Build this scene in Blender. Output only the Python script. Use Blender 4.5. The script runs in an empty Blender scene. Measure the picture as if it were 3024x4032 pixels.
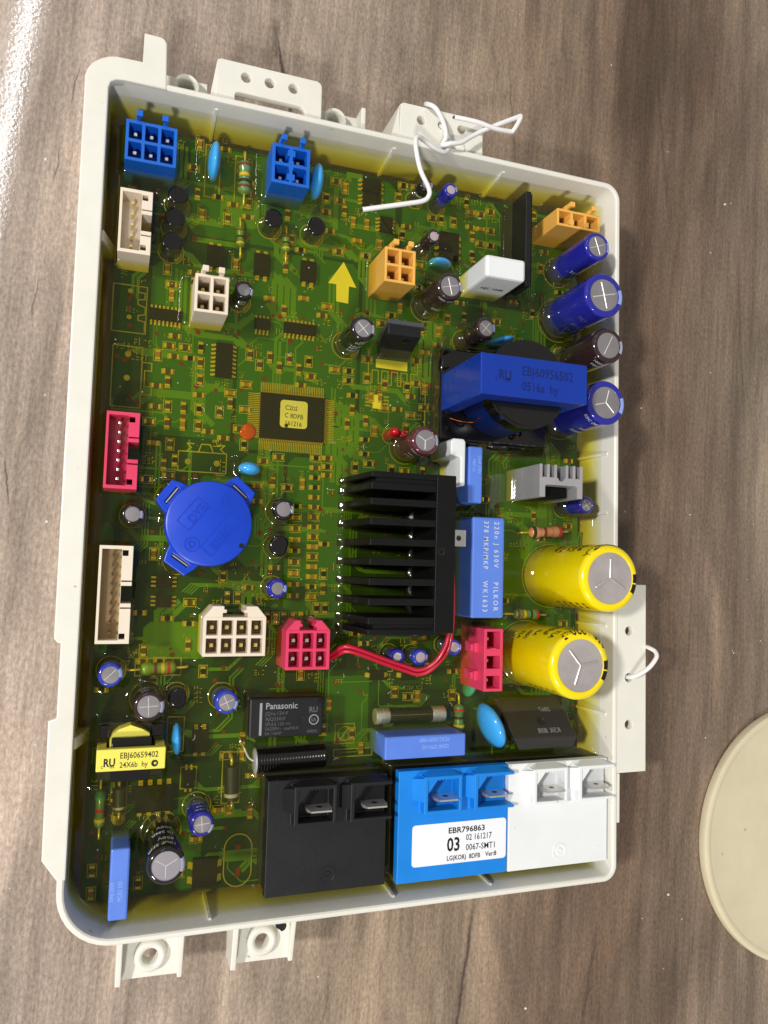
import bpy, bmesh, math, random
import numpy as np
from mathutils import Matrix, Vector

# ------------------------------------------------------------------ camera, light, exposure (all lengths below are in millimetres * MM)
MM = 0.001
sc = bpy.context.scene
col = sc.collection
rnd = random.Random(7)

cam_d = bpy.data.cameras.new('camera')
cam = bpy.data.objects.new('camera', cam_d)
col.objects.link(cam)
cam_d.sensor_fit = 'HORIZONTAL'
cam_d.sensor_width = 36.0
cam_d.lens = 36.0 * 3000.0 / 3024.0
cam_d.clip_start = 0.01
cam_d.clip_end = 20.0
_R = ((0.94350744, 0.02676695, 0.33026842), (0.04863572, -0.99712365, -0.05812908), (0.32776252, 0.07090806, -0.94209542))
_m = Matrix(((_R[0][0], -_R[1][0], -_R[2][0]), (_R[0][1], -_R[1][1], -_R[2][1]), (_R[0][2], -_R[1][2], -_R[2][2])))
cam.matrix_world = Matrix.Translation(Vector((7.162, 83.03, 202.9)) * MM) @ _m.to_4x4()
cam_d.dof.use_dof = False
sc.camera = cam

world = bpy.data.worlds.new('World')
sc.world = world
world.use_nodes = True
bg = world.node_tree.nodes['Background']
bg.inputs['Color'].default_value = (1.0, 0.97, 0.93, 1)
bg.inputs['Strength'].default_value = 0.32


def area(name, loc, target, sx, sy, power, color, roll=0.0):
    d = bpy.data.lights.new(name, 'AREA')
    d.shape = 'RECTANGLE'
    d.size, d.size_y = sx, sy
    d.energy = power
    d.color = color
    o = bpy.data.objects.new(name, d)
    col.objects.link(o)
    o.location = loc
    v = Vector(target) - Vector(loc)
    q = v.to_track_quat('-Z', 'Y')
    o.rotation_euler = (q.to_matrix() @ Matrix.Rotation(roll, 3, 'Z')).to_euler()
    return o


# ceiling tube (its mirror image is the streak on the table) and the lamp over the west side of the bench
area('tube_lamp', (-0.228, 1.22, 1.5), (-0.228, 1.22, 0.0), 0.02, 1.3, 2.8, (0.95, 0.98, 1.0), math.radians(-6))
area('bench_lamp', (-0.92, 0.22, 1.02), (0.07, 0.09, 0.0), 0.10, 0.10, 15.0, (1.0, 0.97, 0.93))
area('ceiling_lamp', (-0.38, -0.92, 1.15), (0.07, 0.09, 0.0), 0.12, 0.12, 11.0, (1.0, 0.97, 0.93))

sc.view_settings.view_transform = 'Standard'
sc.view_settings.look = 'None'
sc.view_settings.exposure = -0.05
sc.view_settings.gamma = 1.0
sc.view_settings.use_curve_mapping = False
sc.render.engine = 'CYCLES'
sc.cycles.use_denoising = True
sc.cycles.max_bounces = 10
sc.cycles.diffuse_bounces = 3
sc.cycles.glossy_bounces = 4
sc.cycles.transparent_max_bounces = 16
sc.cycles.volume_bounces = 0
sc.cycles.caustics_reflective = False
sc.cycles.caustics_refractive = False
sc.cycles.sample_clamp_indirect = 4.0


# ------------------------------------------------------------------ materials
def lin(c):
    return tuple(((v / 255 + 0.055) / 1.055) ** 2.4 if v / 255 > 0.04045 else v / 255 / 12.92 for v in c) + (1.0,)


MATS = {}


def mat(name, rgb, rough=0.4, metal=0.0, coat=0.0, var=0.12, bump=0.0, bscale=900.0, spec=0.5, trans=0.0, specks=0.0):
    """A plain surface with a little uneven colour, gloss and grain."""
    if name in MATS:
        return MATS[name]
    m = bpy.data.materials.new(name)
    m.use_nodes = True
    nt = m.node_tree
    p = nt.nodes['Principled BSDF']
    tc = nt.nodes.new('ShaderNodeTexCoord')
    nz = nt.nodes.new('ShaderNodeTexNoise')
    nz.inputs['Scale'].default_value = 160.0
    nz.inputs['Detail'].default_value = 4.0
    nt.links.new(tc.outputs['Object'], nz.inputs['Vector'])
    c = lin(rgb)
    mx = nt.nodes.new('ShaderNodeMix')
    mx.data_type = 'RGBA'
    mx.inputs[6].default_value = tuple(v * (1 - var) for v in c[:3]) + (1,)
    mx.inputs[7].default_value = tuple(min(1, v * (1 + var * 0.6)) for v in c[:3]) + (1,)
    nt.links.new(nz.outputs['Fac'], mx.inputs[0])
    nt.links.new(mx.outputs[2], p.inputs['Base Color'])
    mr = nt.nodes.new('ShaderNodeMapRange')
    mr.inputs['To Min'].default_value = max(0.02, rough * 0.8)
    mr.inputs['To Max'].default_value = min(1, rough * 1.25)
    nt.links.new(nz.outputs['Fac'], mr.inputs['Value'])
    nt.links.new(mr.outputs['Result'], p.inputs['Roughness'])
    p.inputs['Metallic'].default_value = metal
    p.inputs['Specular IOR Level'].default_value = spec
    p.inputs['Coat Weight'].default_value = coat
    p.inputs['Coat Roughness'].default_value = 0.05
    p.inputs['Transmission Weight'].default_value = trans
    if specks:
        n4 = nt.nodes.new('ShaderNodeTexNoise')
        n4.inputs['Scale'].default_value = 420.0
        n4.inputs['Detail'].default_value = 1.0
        nt.links.new(tc.outputs['Object'], n4.inputs['Vector'])
        m4 = nt.nodes.new('ShaderNodeMapRange')
        m4.inputs['From Min'].default_value, m4.inputs['From Max'].default_value = 0.775, 0.83
        m4.inputs['To Max'].default_value = specks
        nt.links.new(n4.outputs['Fac'], m4.inputs['Value'])
        n7 = nt.nodes.new('ShaderNodeTexNoise')
        n7.inputs['Scale'].default_value = 34.0
        n7.inputs['Detail'].default_value = 6.0
        n7.inputs['Roughness'].default_value = 0.7
        nt.links.new(tc.outputs['Object'], n7.inputs['Vector'])
        m7 = nt.nodes.new('ShaderNodeMapRange')
        m7.inputs['From Min'].default_value, m7.inputs['From Max'].default_value = 0.5, 0.75
        m7.inputs['To Max'].default_value = 0.22
        nt.links.new(n7.outputs['Fac'], m7.inputs['Value'])
        src = mx.outputs[2]
        for fac, shade in ((m7.outputs['Result'], (0.78, 0.75, 0.68)), (m4.outputs['Result'], (0.3, 0.28, 0.26))):
            x2 = nt.nodes.new('ShaderNodeMix')
            x2.data_type = 'RGBA'
            x2.inputs[7].default_value = tuple(v * k for v, k in zip(c[:3], shade)) + (1,)
            nt.links.new(fac, x2.inputs[0])
            nt.links.new(src, x2.inputs[6])
            src = x2.outputs[2]
        nt.links.new(src, p.inputs['Base Color'])
    if bump > 0:
        n2 = nt.nodes.new('ShaderNodeTexNoise')
        n2.inputs['Scale'].default_value = bscale
        n2.inputs['Detail'].default_value = 3.0
        nt.links.new(tc.outputs['Object'], n2.inputs['Vector'])
        b = nt.nodes.new('ShaderNodeBump')
        b.inputs['Strength'].default_value = bump
        b.inputs['Distance'].default_value = 0.0003
        nt.links.new(n2.outputs['Fac'], b.inputs['Height'])
        nt.links.new(b.outputs['Normal'], p.inputs['Normal'])
    MATS[name] = m
    return m


TRAY = mat('tray_plastic', (231, 229, 218), 0.38, bump=0.06, bscale=500, var=0.07, specks=0.6)
BLUE = mat('blue_nylon', (16, 100, 205), 0.42, bump=0.08)
CREAM = mat('cream_nylon', (232, 218, 198), 0.45, bump=0.08, var=0.06)
PINK = mat('pink_nylon', (222, 62, 100), 0.42, bump=0.08)
ORANGE = mat('orange_nylon', (238, 180, 84), 0.42, bump=0.08)
FILM = mat('film_capacitor_blue', (92, 132, 226), 0.35, bump=0.05)
BUZZ = mat('buzzer_blue', (14, 66, 200), 0.36, bump=0.06, specks=0.4)
SKY = mat('disc_capacitor_blue', (62, 166, 236), 0.1, coat=0.6)
WHITE = mat('white_nylon', (233, 236, 237), 0.42, bump=0.06, var=0.04, specks=0.6)
BLACK = mat('black_plastic', (22, 22, 24), 0.4, bump=0.1)
BLACKG = mat('black_glossy', (14, 13, 13), 0.14, coat=0.5)
ANOD = mat('black_anodised', (10, 10, 11), 0.48, bump=0.2, bscale=1800, spec=0.3)
EPOXY = mat('black_epoxy', (13, 13, 14), 0.6, bump=0.3, bscale=2200, var=0.3, spec=0.12)
RELBLK = mat('relay_black', (19, 19, 22), 0.45, bump=0.1)
RELBLU = mat('relay_blue', (14, 132, 226), 0.42, bump=0.06, specks=0.6)
SLV_BLUE = mat('sleeve_navy', (36, 38, 150), 0.11, coat=0.5, bump=0.15, bscale=260)
SLV_MID = mat('sleeve_midblue', (44, 62, 178), 0.11, coat=0.5, bump=0.15, bscale=260)
SLV_BLK = mat('sleeve_black', (30, 26, 28), 0.11, coat=0.5, bump=0.15, bscale=260)
SLV_BRN = mat('sleeve_brown', (50, 34, 36), 0.11, coat=0.5, bump=0.15, bscale=260)
SLV_MAR = mat('sleeve_maroon', (88, 42, 52), 0.11, coat=0.5, bump=0.15, bscale=260)
SLV_YEL = mat('sleeve_yellow', (248, 222, 6), 0.2, coat=0.4, var=0.05, bump=0.25, bscale=140)
STR_BLUE = mat('stripe_paleblue', (150, 170, 232), 0.25)
STR_GREY = mat('stripe_grey', (170, 172, 196), 0.25)
PRT_WHITE = mat('print_white', (206, 208, 214), 0.5)
PRT_GREY = mat('print_grey', (150, 152, 156), 0.5)
PRT_FAINT = mat('print_faint', (92, 92, 96), 0.5)
PRT_BLACK = mat('print_black', (18, 17, 16), 0.5)
PRT_DBLUE = mat('print_darkblue', (3, 30, 98), 0.5)
PRT_LBLUE = mat('print_lightblue', (150, 182, 246), 0.5)
ALU = mat('aluminium', (196, 194, 196), 0.42, metal=0.55, bump=0.1, bscale=1500)
ALUD = mat('aluminium_dull', (188, 180, 178), 0.5, metal=0.35, bump=0.25, bscale=420, var=0.3)
CAPTOP = mat('cap_top', (158, 154, 156), 0.38, metal=0.5, bump=0.2, bscale=600, var=0.25)
STEEL = mat('tinned_steel', (226, 222, 218), 0.3, metal=0.75)
GOLD = mat('solder_gold', (226, 206, 120), 0.3, metal=0.5)
COPPER = mat('copper_wire', (96, 48, 26), 0.3, metal=1.0)
PAPER = mat('label_paper', (240, 242, 246), 0.5, var=0.03)
TAPEY = mat('yellow_tape', (238, 228, 96), 0.35, var=0.05)
REDW = mat('red_wire', (190, 24, 52), 0.3, coat=0.2)
WHW = mat('white_wire', (238, 236, 236), 0.4, var=0.04)
LEDR = mat('red_lens', (190, 8, 20), 0.08, coat=0.8)
ORG = mat('orange_lacquer', (196, 74, 8), 0.2, coat=0.4)
SILK = mat('silkscreen', (236, 236, 206), 0.6, var=0.15, spec=0.1)
SILKL = mat('silkscreen_line', (168, 170, 128), 0.6, var=0.3, spec=0.1)
PAD = mat('solder_pad', (178, 170, 132), 0.4, metal=0.2, var=0.2, spec=0.1)
VIA = mat('via_copper', (118, 50, 24), 0.5, var=0.3, spec=0.1)
TRACE = mat('trace_green', (84, 138, 46), 0.5, var=0.15, spec=0.1)
POUR = mat('pour_green', (46, 106, 40), 0.5, var=0.15, spec=0.1)
CHIPB = mat('chip_brown', (74, 50, 30), 0.5)
RES_G = mat('resistor_green', (98, 142, 112), 0.3, coat=0.4)
RES_Y = mat('resistor_yellowgreen', (116, 152, 34), 0.25, coat=0.4)
RES_P = mat('resistor_pink', (206, 140, 136), 0.3, coat=0.4)
BAND_K = mat('band_black', (24, 20, 18), 0.3)
BAND_Y = mat('band_yellow', (226, 190, 40), 0.3)
BAND_R = mat('band_red', (190, 40, 40), 0.3)
BAND_B = mat('band_brown', (110, 52, 30), 0.3)
LID = mat('lid_cream', (216, 205, 174), 0.55, bump=0.2, bscale=260, var=0.08, specks=0.4)
INK = mat('black_ink', (16, 16, 18), 0.4)


def pcb_material():
    m = bpy.data.materials.new('pcb_green')
    m.use_nodes = True
    nt = m.node_tree
    p = nt.nodes['Principled BSDF']
    tc = nt.nodes.new('ShaderNodeTexCoord')
    v = nt.nodes.new('ShaderNodeTexVoronoi')
    v.distance = 'MANHATTAN'
    v.inputs['Scale'].default_value = 95.0
    nt.links.new(tc.outputs['Object'], v.inputs['Vector'])
    r = nt.nodes.new('ShaderNodeValToRGB')
    r.color_ramp.interpolation = 'CONSTANT'
    e = r.color_ramp.elements
    e[0].color = lin((18, 58, 28))
    e[1].position = 0.45
    e[1].color = lin((24, 72, 32))
    k = e.new(0.75)
    k.color = lin((20, 64, 30))
    sep = nt.nodes.new('ShaderNodeSeparateColor')
    nt.links.new(v.outputs['Color'], sep.inputs['Color'])
    nt.links.new(sep.outputs['Red'], r.inputs['Fac'])
    nt.links.new(r.outputs['Color'], p.inputs['Base Color'])
    p.inputs['Roughness'].default_value = 0.5
    p.inputs['Specular IOR Level'].default_value = 0.1
    return m


PCBM = pcb_material()


def resin_material():
    m = bpy.data.materials.new('potting_resin')
    m.use_nodes = True
    nt = m.node_tree
    for n in list(nt.nodes):
        if n.type != 'OUTPUT_MATERIAL':
            nt.nodes.remove(n)
    out = [n for n in nt.nodes if n.type == 'OUTPUT_MATERIAL'][0]
    tr = nt.nodes.new('ShaderNodeBsdfTransparent')
    gl = nt.nodes.new('ShaderNodeBsdfGlossy')
    gl.inputs['Roughness'].default_value = 0.04
    fr = nt.nodes.new('ShaderNodeFresnel')
    fr.inputs['IOR'].default_value = 1.48
    # the same reflectance from both sides: the sheet does not bend the light, so it must not reflect it totally either
    ge = nt.nodes.new('ShaderNodeNewGeometry')
    io = nt.nodes.new('ShaderNodeMapRange')
    io.inputs['To Min'].default_value = 1.48
    io.inputs['To Max'].default_value = 1 / 1.48
    nt.links.new(ge.outputs['Backfacing'], io.inputs['Value'])
    nt.links.new(io.outputs['Result'], fr.inputs['IOR'])
    mx = nt.nodes.new('ShaderNodeMixShader')
    nt.links.new(fr.outputs['Fac'], mx.inputs['Fac'])
    nt.links.new(tr.outputs['BSDF'], mx.inputs[1])
    nt.links.new(gl.outputs['BSDF'], mx.inputs[2])
    tc = nt.nodes.new('ShaderNodeTexCoord')
    nz = nt.nodes.new('ShaderNodeTexNoise')
    nz.inputs['Scale'].default_value = 120.0
    nz.inputs['Detail'].default_value = 5.0
    nt.links.new(tc.outputs['Object'], nz.inputs['Vector'])
    mr = nt.nodes.new('ShaderNodeMapRange')
    mr.inputs['From Min'].default_value = 0.45
    mr.inputs['From Max'].default_value = 0.75
    mr.inputs['To Min'].default_value = 0.02
    mr.inputs['To Max'].default_value = 0.1
    nt.links.new(nz.outputs['Fac'], mr.inputs['Value'])
    nt.links.new(mr.outputs['Result'], gl.inputs['Roughness'])
    # faintly cloudy: a trace of the light is scattered at the skin
    df = nt.nodes.new('ShaderNodeBsdfDiffuse')
    df.inputs['Color'].default_value = (0.50, 0.47, 0.10, 1)
    cl = nt.nodes.new('ShaderNodeMixShader')
    cl.inputs['Fac'].default_value = 0.032
    nt.links.new(tr.outputs['BSDF'], cl.inputs[1])
    nt.links.new(df.outputs['BSDF'], cl.inputs[2])
    nt.links.new(cl.outputs['Shader'], mx.inputs[1])
    nt.links.new(mx.outputs['Shader'], out.inputs['Surface'])
    va = nt.nodes.new('ShaderNodeVolumeAbsorption')
    va.inputs['Color'].default_value = (0.935, 0.885, 0.0, 1)
    va.inputs['Density'].default_value = 290.0
    nt.links.new(va.outputs['Volume'], out.inputs['Volume'])
    return m


RESIN = resin_material()


def glass_material():
    m = bpy.data.materials.new('fuse_glass')
    m.use_nodes = True
    nt = m.node_tree
    for n in list(nt.nodes):
        if n.type != 'OUTPUT_MATERIAL':
            nt.nodes.remove(n)
    out = [n for n in nt.nodes if n.type == 'OUTPUT_MATERIAL'][0]
    tr = nt.nodes.new('ShaderNodeBsdfTransparent')
    tr.inputs['Color'].default_value = (0.9, 0.93, 0.9, 1)
    gl = nt.nodes.new('ShaderNodeBsdfGlossy')
    gl.inputs['Roughness'].default_value = 0.05
    fr = nt.nodes.new('ShaderNodeFresnel')
    fr.inputs['IOR'].default_value = 1.5
    mx = nt.nodes.new('ShaderNodeMixShader')
    nt.links.new(fr.outputs['Fac'], mx.inputs['Fac'])
    nt.links.new(tr.outputs['BSDF'], mx.inputs[1])
    nt.links.new(gl.outputs['BSDF'], mx.inputs[2])
    nt.links.new(mx.outputs['Shader'], out.inputs['Surface'])
    return m


GLASS = glass_material()


CRACKS = ((49.5, 198.0, 40.8, 236.0, 0.8, 0.85), (42.4, 222.0, 41.2, 236.0, 2.0, 0.6), (100.8, -62.0, 108.8, -8.0, 1.0, 0.85), (102.0, -60.0, 105.5, -26.0, 2.4, 0.4), (-9.6, 197.0, -8.0, 209.5, 0.3, 0.6), (-12.3, 175.6, -11.2, 187.4, 0.3, 0.6), (-15.5, 140.4, -14.4, 153.6, 0.3, 0.6), (-18.2, 94.5, -19.4, 107.5, 0.4, 0.7), (176.0, 196.0, 170.0, 262.0, 0.9, 0.4), (143.6, -58.0, 149.8, -20.0, 0.8, 0.5), (208.0, 120.0, 204.0, 200.0, 0.8, 0.35), (62.0, -60.0, 66.0, -22.0, 0.6, 0.35), (118.0, 202.0, 114.0, 252.0, 0.6, 0.35))


def table_material():
    m = bpy.data.materials.new('wood_laminate')
    m.use_nodes = True
    nt = m.node_tree
    p = nt.nodes['Principled BSDF']
    L = nt.links.new

    def node(t, **kw):
        n = nt.nodes.new(t)
        for k, v in kw.items():
            n.inputs[k].default_value = v
        return n

    tc = node('ShaderNodeTexCoord')
    mp = node('ShaderNodeMapping')
    mp.inputs['Rotation'].default_value = (0, 0, math.radians(3))
    L(tc.outputs['Object'], mp.inputs['Vector'])

    def stretched(sx, sy):
        s = node('ShaderNodeMapping')
        s.inputs['Scale'].default_value = (sx, sy, 1)
        L(mp.outputs['Vector'], s.inputs['Vector'])
        return s.outputs['Vector']

    def math_node(op, x, y=None, c=None):
        n_ = node('ShaderNodeMath')
        n_.operation = op
        for i_, q in enumerate((x, y, c)):
            if q is None:
                continue
            if isinstance(q, (int, float)):
                n_.inputs[i_].default_value = q
            else:
                L(q, n_.inputs[i_])
        return n_.outputs[0]

    def remap(x, a0, a1, b0, b1):
        n_ = node('ShaderNodeMapRange')
        n_.inputs['From Min'].default_value, n_.inputs['From Max'].default_value = a0, a1
        n_.inputs['To Min'].default_value, n_.inputs['To Max'].default_value = b0, b1
        L(x, n_.inputs['Value'])
        return n_.outputs['Result']

    # printed planks: broad bands across the grain, with lamp haze (pale west) and shade (dark east) painted into the browns
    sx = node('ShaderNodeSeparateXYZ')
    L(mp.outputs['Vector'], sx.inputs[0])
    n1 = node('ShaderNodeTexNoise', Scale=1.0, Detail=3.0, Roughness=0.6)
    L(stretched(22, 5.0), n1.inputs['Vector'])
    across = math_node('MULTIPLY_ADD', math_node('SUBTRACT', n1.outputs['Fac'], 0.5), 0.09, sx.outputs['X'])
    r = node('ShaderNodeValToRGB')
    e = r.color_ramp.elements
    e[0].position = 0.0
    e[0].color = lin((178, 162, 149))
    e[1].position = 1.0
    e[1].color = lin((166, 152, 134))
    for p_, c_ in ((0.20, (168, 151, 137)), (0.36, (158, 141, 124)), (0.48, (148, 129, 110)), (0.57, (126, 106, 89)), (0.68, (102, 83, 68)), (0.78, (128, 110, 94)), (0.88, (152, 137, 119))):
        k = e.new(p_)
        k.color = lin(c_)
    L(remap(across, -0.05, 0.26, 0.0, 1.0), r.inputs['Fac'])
    # grain lines of three widths, and the fine mottling of the print
    n2 = node('ShaderNodeTexNoise', Scale=1.0, Detail=5.0, Roughness=0.65, Distortion=0.25)
    L(stretched(140, 9), n2.inputs['Vector'])
    n3 = node('ShaderNodeTexNoise', Scale=1.0, Detail=4.0, Roughness=0.75)
    L(stretched(1100, 55), n3.inputs['Vector'])
    n8 = node('ShaderNodeTexNoise', Scale=1.0, Detail=3.0, Roughness=0.7)
    L(stretched(1500, 700), n8.inputs['Vector'])
    g1 = math_node('MULTIPLY', remap(n2.outputs['Fac'], 0.3, 0.7, 0.66, 1.28), remap(n3.outputs['Fac'], 0.3, 0.7, 0.80, 1.18))
    g2 = math_node('MULTIPLY', g1, remap(n8.outputs['Fac'], 0.3, 0.7, 0.72, 1.3))
    n9 = node('ShaderNodeTexNoise', Scale=1.0, Detail=4.0, Roughness=0.6, Distortion=1.6)
    L(stretched(34, 7.5), n9.inputs['Vector'])
    g2 = math_node('MULTIPLY', g2, remap(n9.outputs['Fac'], 0.32, 0.66, 0.66, 1.24))
    vm = node('ShaderNodeVectorMath')
    vm.operation = 'SCALE'
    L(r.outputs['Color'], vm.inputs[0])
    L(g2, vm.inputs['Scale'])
    # dark cracks and scratches of the printed wood: (x at the south end, y south, x at the north end, y north, half width), millimetres
    wob = node('ShaderNodeTexNoise', Scale=1.0, Detail=4.0, Roughness=0.7)
    L(stretched(120, 60), wob.inputs['Vector'])
    so = node('ShaderNodeSeparateXYZ')
    L(tc.outputs['Object'], so.inputs[0])
    crack = None
    for (xa, ya, xb, yb, hw, deep) in CRACKS:
        sl = (xb - xa) / (yb - ya)
        along = math_node('MULTIPLY_ADD', math_node('SUBTRACT', so.outputs['Y'], ya * MM), sl, xa * MM)
        dist_ = math_node('ABSOLUTE', math_node('MULTIPLY_ADD', math_node('SUBTRACT', wob.outputs['Fac'], 0.5), 0.004, math_node('SUBTRACT', so.outputs['X'], along)))
        m1 = remap(dist_, 0.0, hw * MM, 1.0, 0.0)
        m2 = remap(so.outputs['Y'], ya * MM, (ya + 0.25 * (yb - ya)) * MM, 0.0, 1.0)
        m3 = remap(so.outputs['Y'], (yb - 0.25 * (yb - ya)) * MM, yb * MM, 1.0, 0.0)
        one = math_node('MULTIPLY', math_node('MULTIPLY', m1, m2), math_node('MULTIPLY', m3, deep))
        crack = one if crack is None else math_node('MAXIMUM', crack, one)
    mx = node('ShaderNodeMix'); mx.data_type = 'RGBA'
    mx.inputs[7].default_value = lin((46, 38, 33))
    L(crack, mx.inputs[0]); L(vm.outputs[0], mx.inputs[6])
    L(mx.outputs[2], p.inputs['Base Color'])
    # orange-peel emboss of the laminate
    n6 = node('ShaderNodeTexNoise', Scale=1100.0, Detail=2.0, Roughness=0.5)
    L(tc.outputs['Object'], n6.inputs['Vector'])
    bp = node('ShaderNodeBump')
    bp.inputs['Strength'].default_value = 0.014
    bp.inputs['Distance'].default_value = 0.0006
    L(n6.outputs['Fac'], bp.inputs['Height'])
    L(bp.outputs['Normal'], p.inputs['Normal'])
    p.inputs['Roughness'].default_value = 0.06
    p.inputs['Specular IOR Level'].default_value = 0.5
    return m


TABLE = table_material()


# ------------------------------------------------------------------ mesh helpers (millimetres in, metres out)
class MB:
    def __init__(s):
        s.v, s.f = [], []

    def add(s, v, f):
        o = len(s.v)
        s.v += [tuple(p) for p in v]
        s.f += [tuple(i + o for i in q) for q in f]
        return s

    def box(s, x0, y0, z0, x1, y1, z1, b=0.0):
        if b <= 0:
            v = [(x, y, z) for z in (z0, z1) for y in (y0, y1) for x in (x0, x1)]
            f = [(0, 2, 3, 1), (4, 5, 7, 6), (0, 1, 5, 4), (2, 6, 7, 3), (0, 4, 6, 2), (1, 3, 7, 5)]
            return s.add(v, f)
        bm = bmesh.new()
        bmesh.ops.create_cube(bm, size=1.0)
        for q in bm.verts:
            q.co = Vector(((x0 + x1) / 2 + q.co.x * (x1 - x0), (y0 + y1) / 2 + q.co.y * (y1 - y0), (z0 + z1) / 2 + q.co.z * (z1 - z0)))
        bmesh.ops.bevel(bm, geom=list(bm.edges), offset=b, segments=2, profile=0.5, affect='EDGES')
        return s.bm(bm)

    def bm(s, bm):
        bm.verts.index_update()
        s.add([q.co[:] for q in bm.verts], [[q.index for q in f.verts] for f in bm.faces])
        bm.free()
        return s

    def hexa(s, bot, top, b=0.0):
        """Eight corners, bottom ring then top ring, counter-clockwise from above."""
        v = list(bot) + list(top)
        f = [(3, 2, 1, 0), (4, 5, 6, 7)] + [(i, (i + 1) % 4, 4 + (i + 1) % 4, 4 + i) for i in range(4)]
        if b <= 0:
            return s.add(v, f)
        bm = bmesh.new()
        q = [bm.verts.new(p) for p in v]
        for g in f:
            bm.faces.new([q[i] for i in g])
        bmesh.ops.bevel(bm, geom=list(bm.edges), offset=b, segments=2, profile=0.5, affect='EDGES')
        return s.bm(bm)

    def prism(s, pts, z0, z1):
        n = len(pts)
        v = [(x, y, z0) for x, y in pts] + [(x, y, z1) for x, y in pts]
        f = [tuple(reversed(range(n))), tuple(range(n, 2 * n))] + [(i, (i + 1) % n, n + (i + 1) % n, n + i) for i in range(n)]
        return s.add(v, f)

    def lathe(s, prof, cx, cy, n=40, a0=0.0, a1=2 * math.pi, axis='Z'):
        full = abs(a1 - a0 - 2 * math.pi) < 1e-6
        m = n if full else n + 1
        v, f = [], []
        for i in range(m):
            t = a0 + (a1 - a0) * i / n
            for r, z in prof:
                v.append((cx + r * math.cos(t), cy + r * math.sin(t), z))
        k = len(prof)
        for i in range(n):
            j = (i + 1) % m
            for q in range(k - 1):
                f.append((i * k + q, j * k + q, j * k + q + 1, i * k + q + 1))
        if full:
            if prof[0][0] > 1e-6:
                f.append(tuple(i * k for i in reversed(range(n))))
            if prof[-1][0] > 1e-6:
                f.append(tuple(i * k + k - 1 for i in range(n)))
        return s.add(v, f)

    def cyl_along(s, p0, p1, prof, n=24):
        """Lathe round the line p0-p1; prof is (distance along, radius)."""
        p0, p1 = Vector(p0), Vector(p1)
        d = (p1 - p0).normalized()
        u = d.orthogonal().normalized()
        w = d.cross(u)
        v, f = [], []
        k = len(prof)
        for i in range(n):
            t = 2 * math.pi * i / n
            for a, r in prof:
                v.append(tuple(p0 + d * a + (u * math.cos(t) + w * math.sin(t)) * r))
        for i in range(n):
            j = (i + 1) % n
            for q in range(k - 1):
                f.append((i * k + q, j * k + q, j * k + q + 1, i * k + q + 1))
        f.append(tuple(i * k for i in reversed(range(n))))
        f.append(tuple(i * k + k - 1 for i in range(n)))
        return s.add(v, f)

    def ellipsoid(s, c, rx, ry, rz, n=28, m=16, rot=0.0, lump=0.0):
        v, f = [], []
        for j in range(m + 1):
            ph = -math.pi / 2 + math.pi * j / m
            for i in range(n):
                t = 2 * math.pi * i / n
                x, y, z = rx * math.cos(ph) * math.cos(t), ry * math.cos(ph) * math.sin(t), rz * math.sin(ph)
                k = 1 + lump * math.sin(3 * t + 2) * math.cos(ph)
                x, y = x * k, y * k
                v.append((c[0] + x * math.cos(rot) - y * math.sin(rot), c[1] + x * math.sin(rot) + y * math.cos(rot), c[2] + z))
        for j in range(m):
            for i in range(n):
                f.append((j * n + i, j * n + (i + 1) % n, (j + 1) * n + (i + 1) % n, (j + 1) * n + i))
        return s.add(v, f)

    def voxel(s, xs, ys, zs, solid):
        nx, ny, nz = len(xs) - 1, len(ys) - 1, len(zs) - 1
        S = lambda i, j, k: 0 <= i < nx and 0 <= j < ny and 0 <= k < nz and solid(i, j, k)
        idx, v, f = {}, [], []

        def vid(i, j, k):
            if (i, j, k) not in idx:
                idx[(i, j, k)] = len(v)
                v.append((xs[i], ys[j], zs[k]))
            return idx[(i, j, k)]
        for i in range(nx):
            for j in range(ny):
                for k in range(nz):
                    if not S(i, j, k):
                        continue
                    q = lambda *a: f.append(tuple(vid(*b) for b in a))
                    if not S(i - 1, j, k): q((i, j, k), (i, j, k + 1), (i, j + 1, k + 1), (i, j + 1, k))
                    if not S(i + 1, j, k): q((i + 1, j, k), (i + 1, j + 1, k), (i + 1, j + 1, k + 1), (i + 1, j, k + 1))
                    if not S(i, j - 1, k): q((i, j, k), (i + 1, j, k), (i + 1, j, k + 1), (i, j, k + 1))
                    if not S(i, j + 1, k): q((i, j + 1, k), (i, j + 1, k + 1), (i + 1, j + 1, k + 1), (i + 1, j + 1, k))
                    if not S(i, j, k - 1): q((i, j, k), (i, j + 1, k), (i + 1, j + 1, k), (i + 1, j, k))
                    if not S(i, j, k + 1): q((i, j, k + 1), (i + 1, j, k + 1), (i + 1, j + 1, k + 1), (i, j + 1, k + 1))
        return s.add(v, f)

    def tube(s, pts, r, n=10, sub=8, cap=True):
        P = [Vector(p) for p in pts]
        path = []
        for i in range(len(P) - 1):
            a, b, c, d = P[max(i - 1, 0)], P[i], P[i + 1], P[min(i + 2, len(P) - 1)]
            for k in range(sub):
                t = k / sub
                path.append(0.5 * ((2 * b) + (c - a) * t + (2 * a - 5 * b + 4 * c - d) * t * t + (3 * b - a - 3 * c + d) * t ** 3))
        path.append(P[-1])
        v, f = [], []
        u = None
        for i, p in enumerate(path):
            d = (path[min(i + 1, len(path) - 1)] - path[max(i - 1, 0)]).normalized()
            u = d.orthogonal().normalized() if u is None else (u - d * u.dot(d)).normalized()
            w = d.cross(u)
            for k in range(n):
                t = 2 * math.pi * k / n
                v.append(tuple(p + (u * math.cos(t) + w * math.sin(t)) * r))
        for i in range(len(path) - 1):
            for k in range(n):
                f.append((i * n + k, i * n + (k + 1) % n, (i + 1) * n + (k + 1) % n, (i + 1) * n + k))
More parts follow.
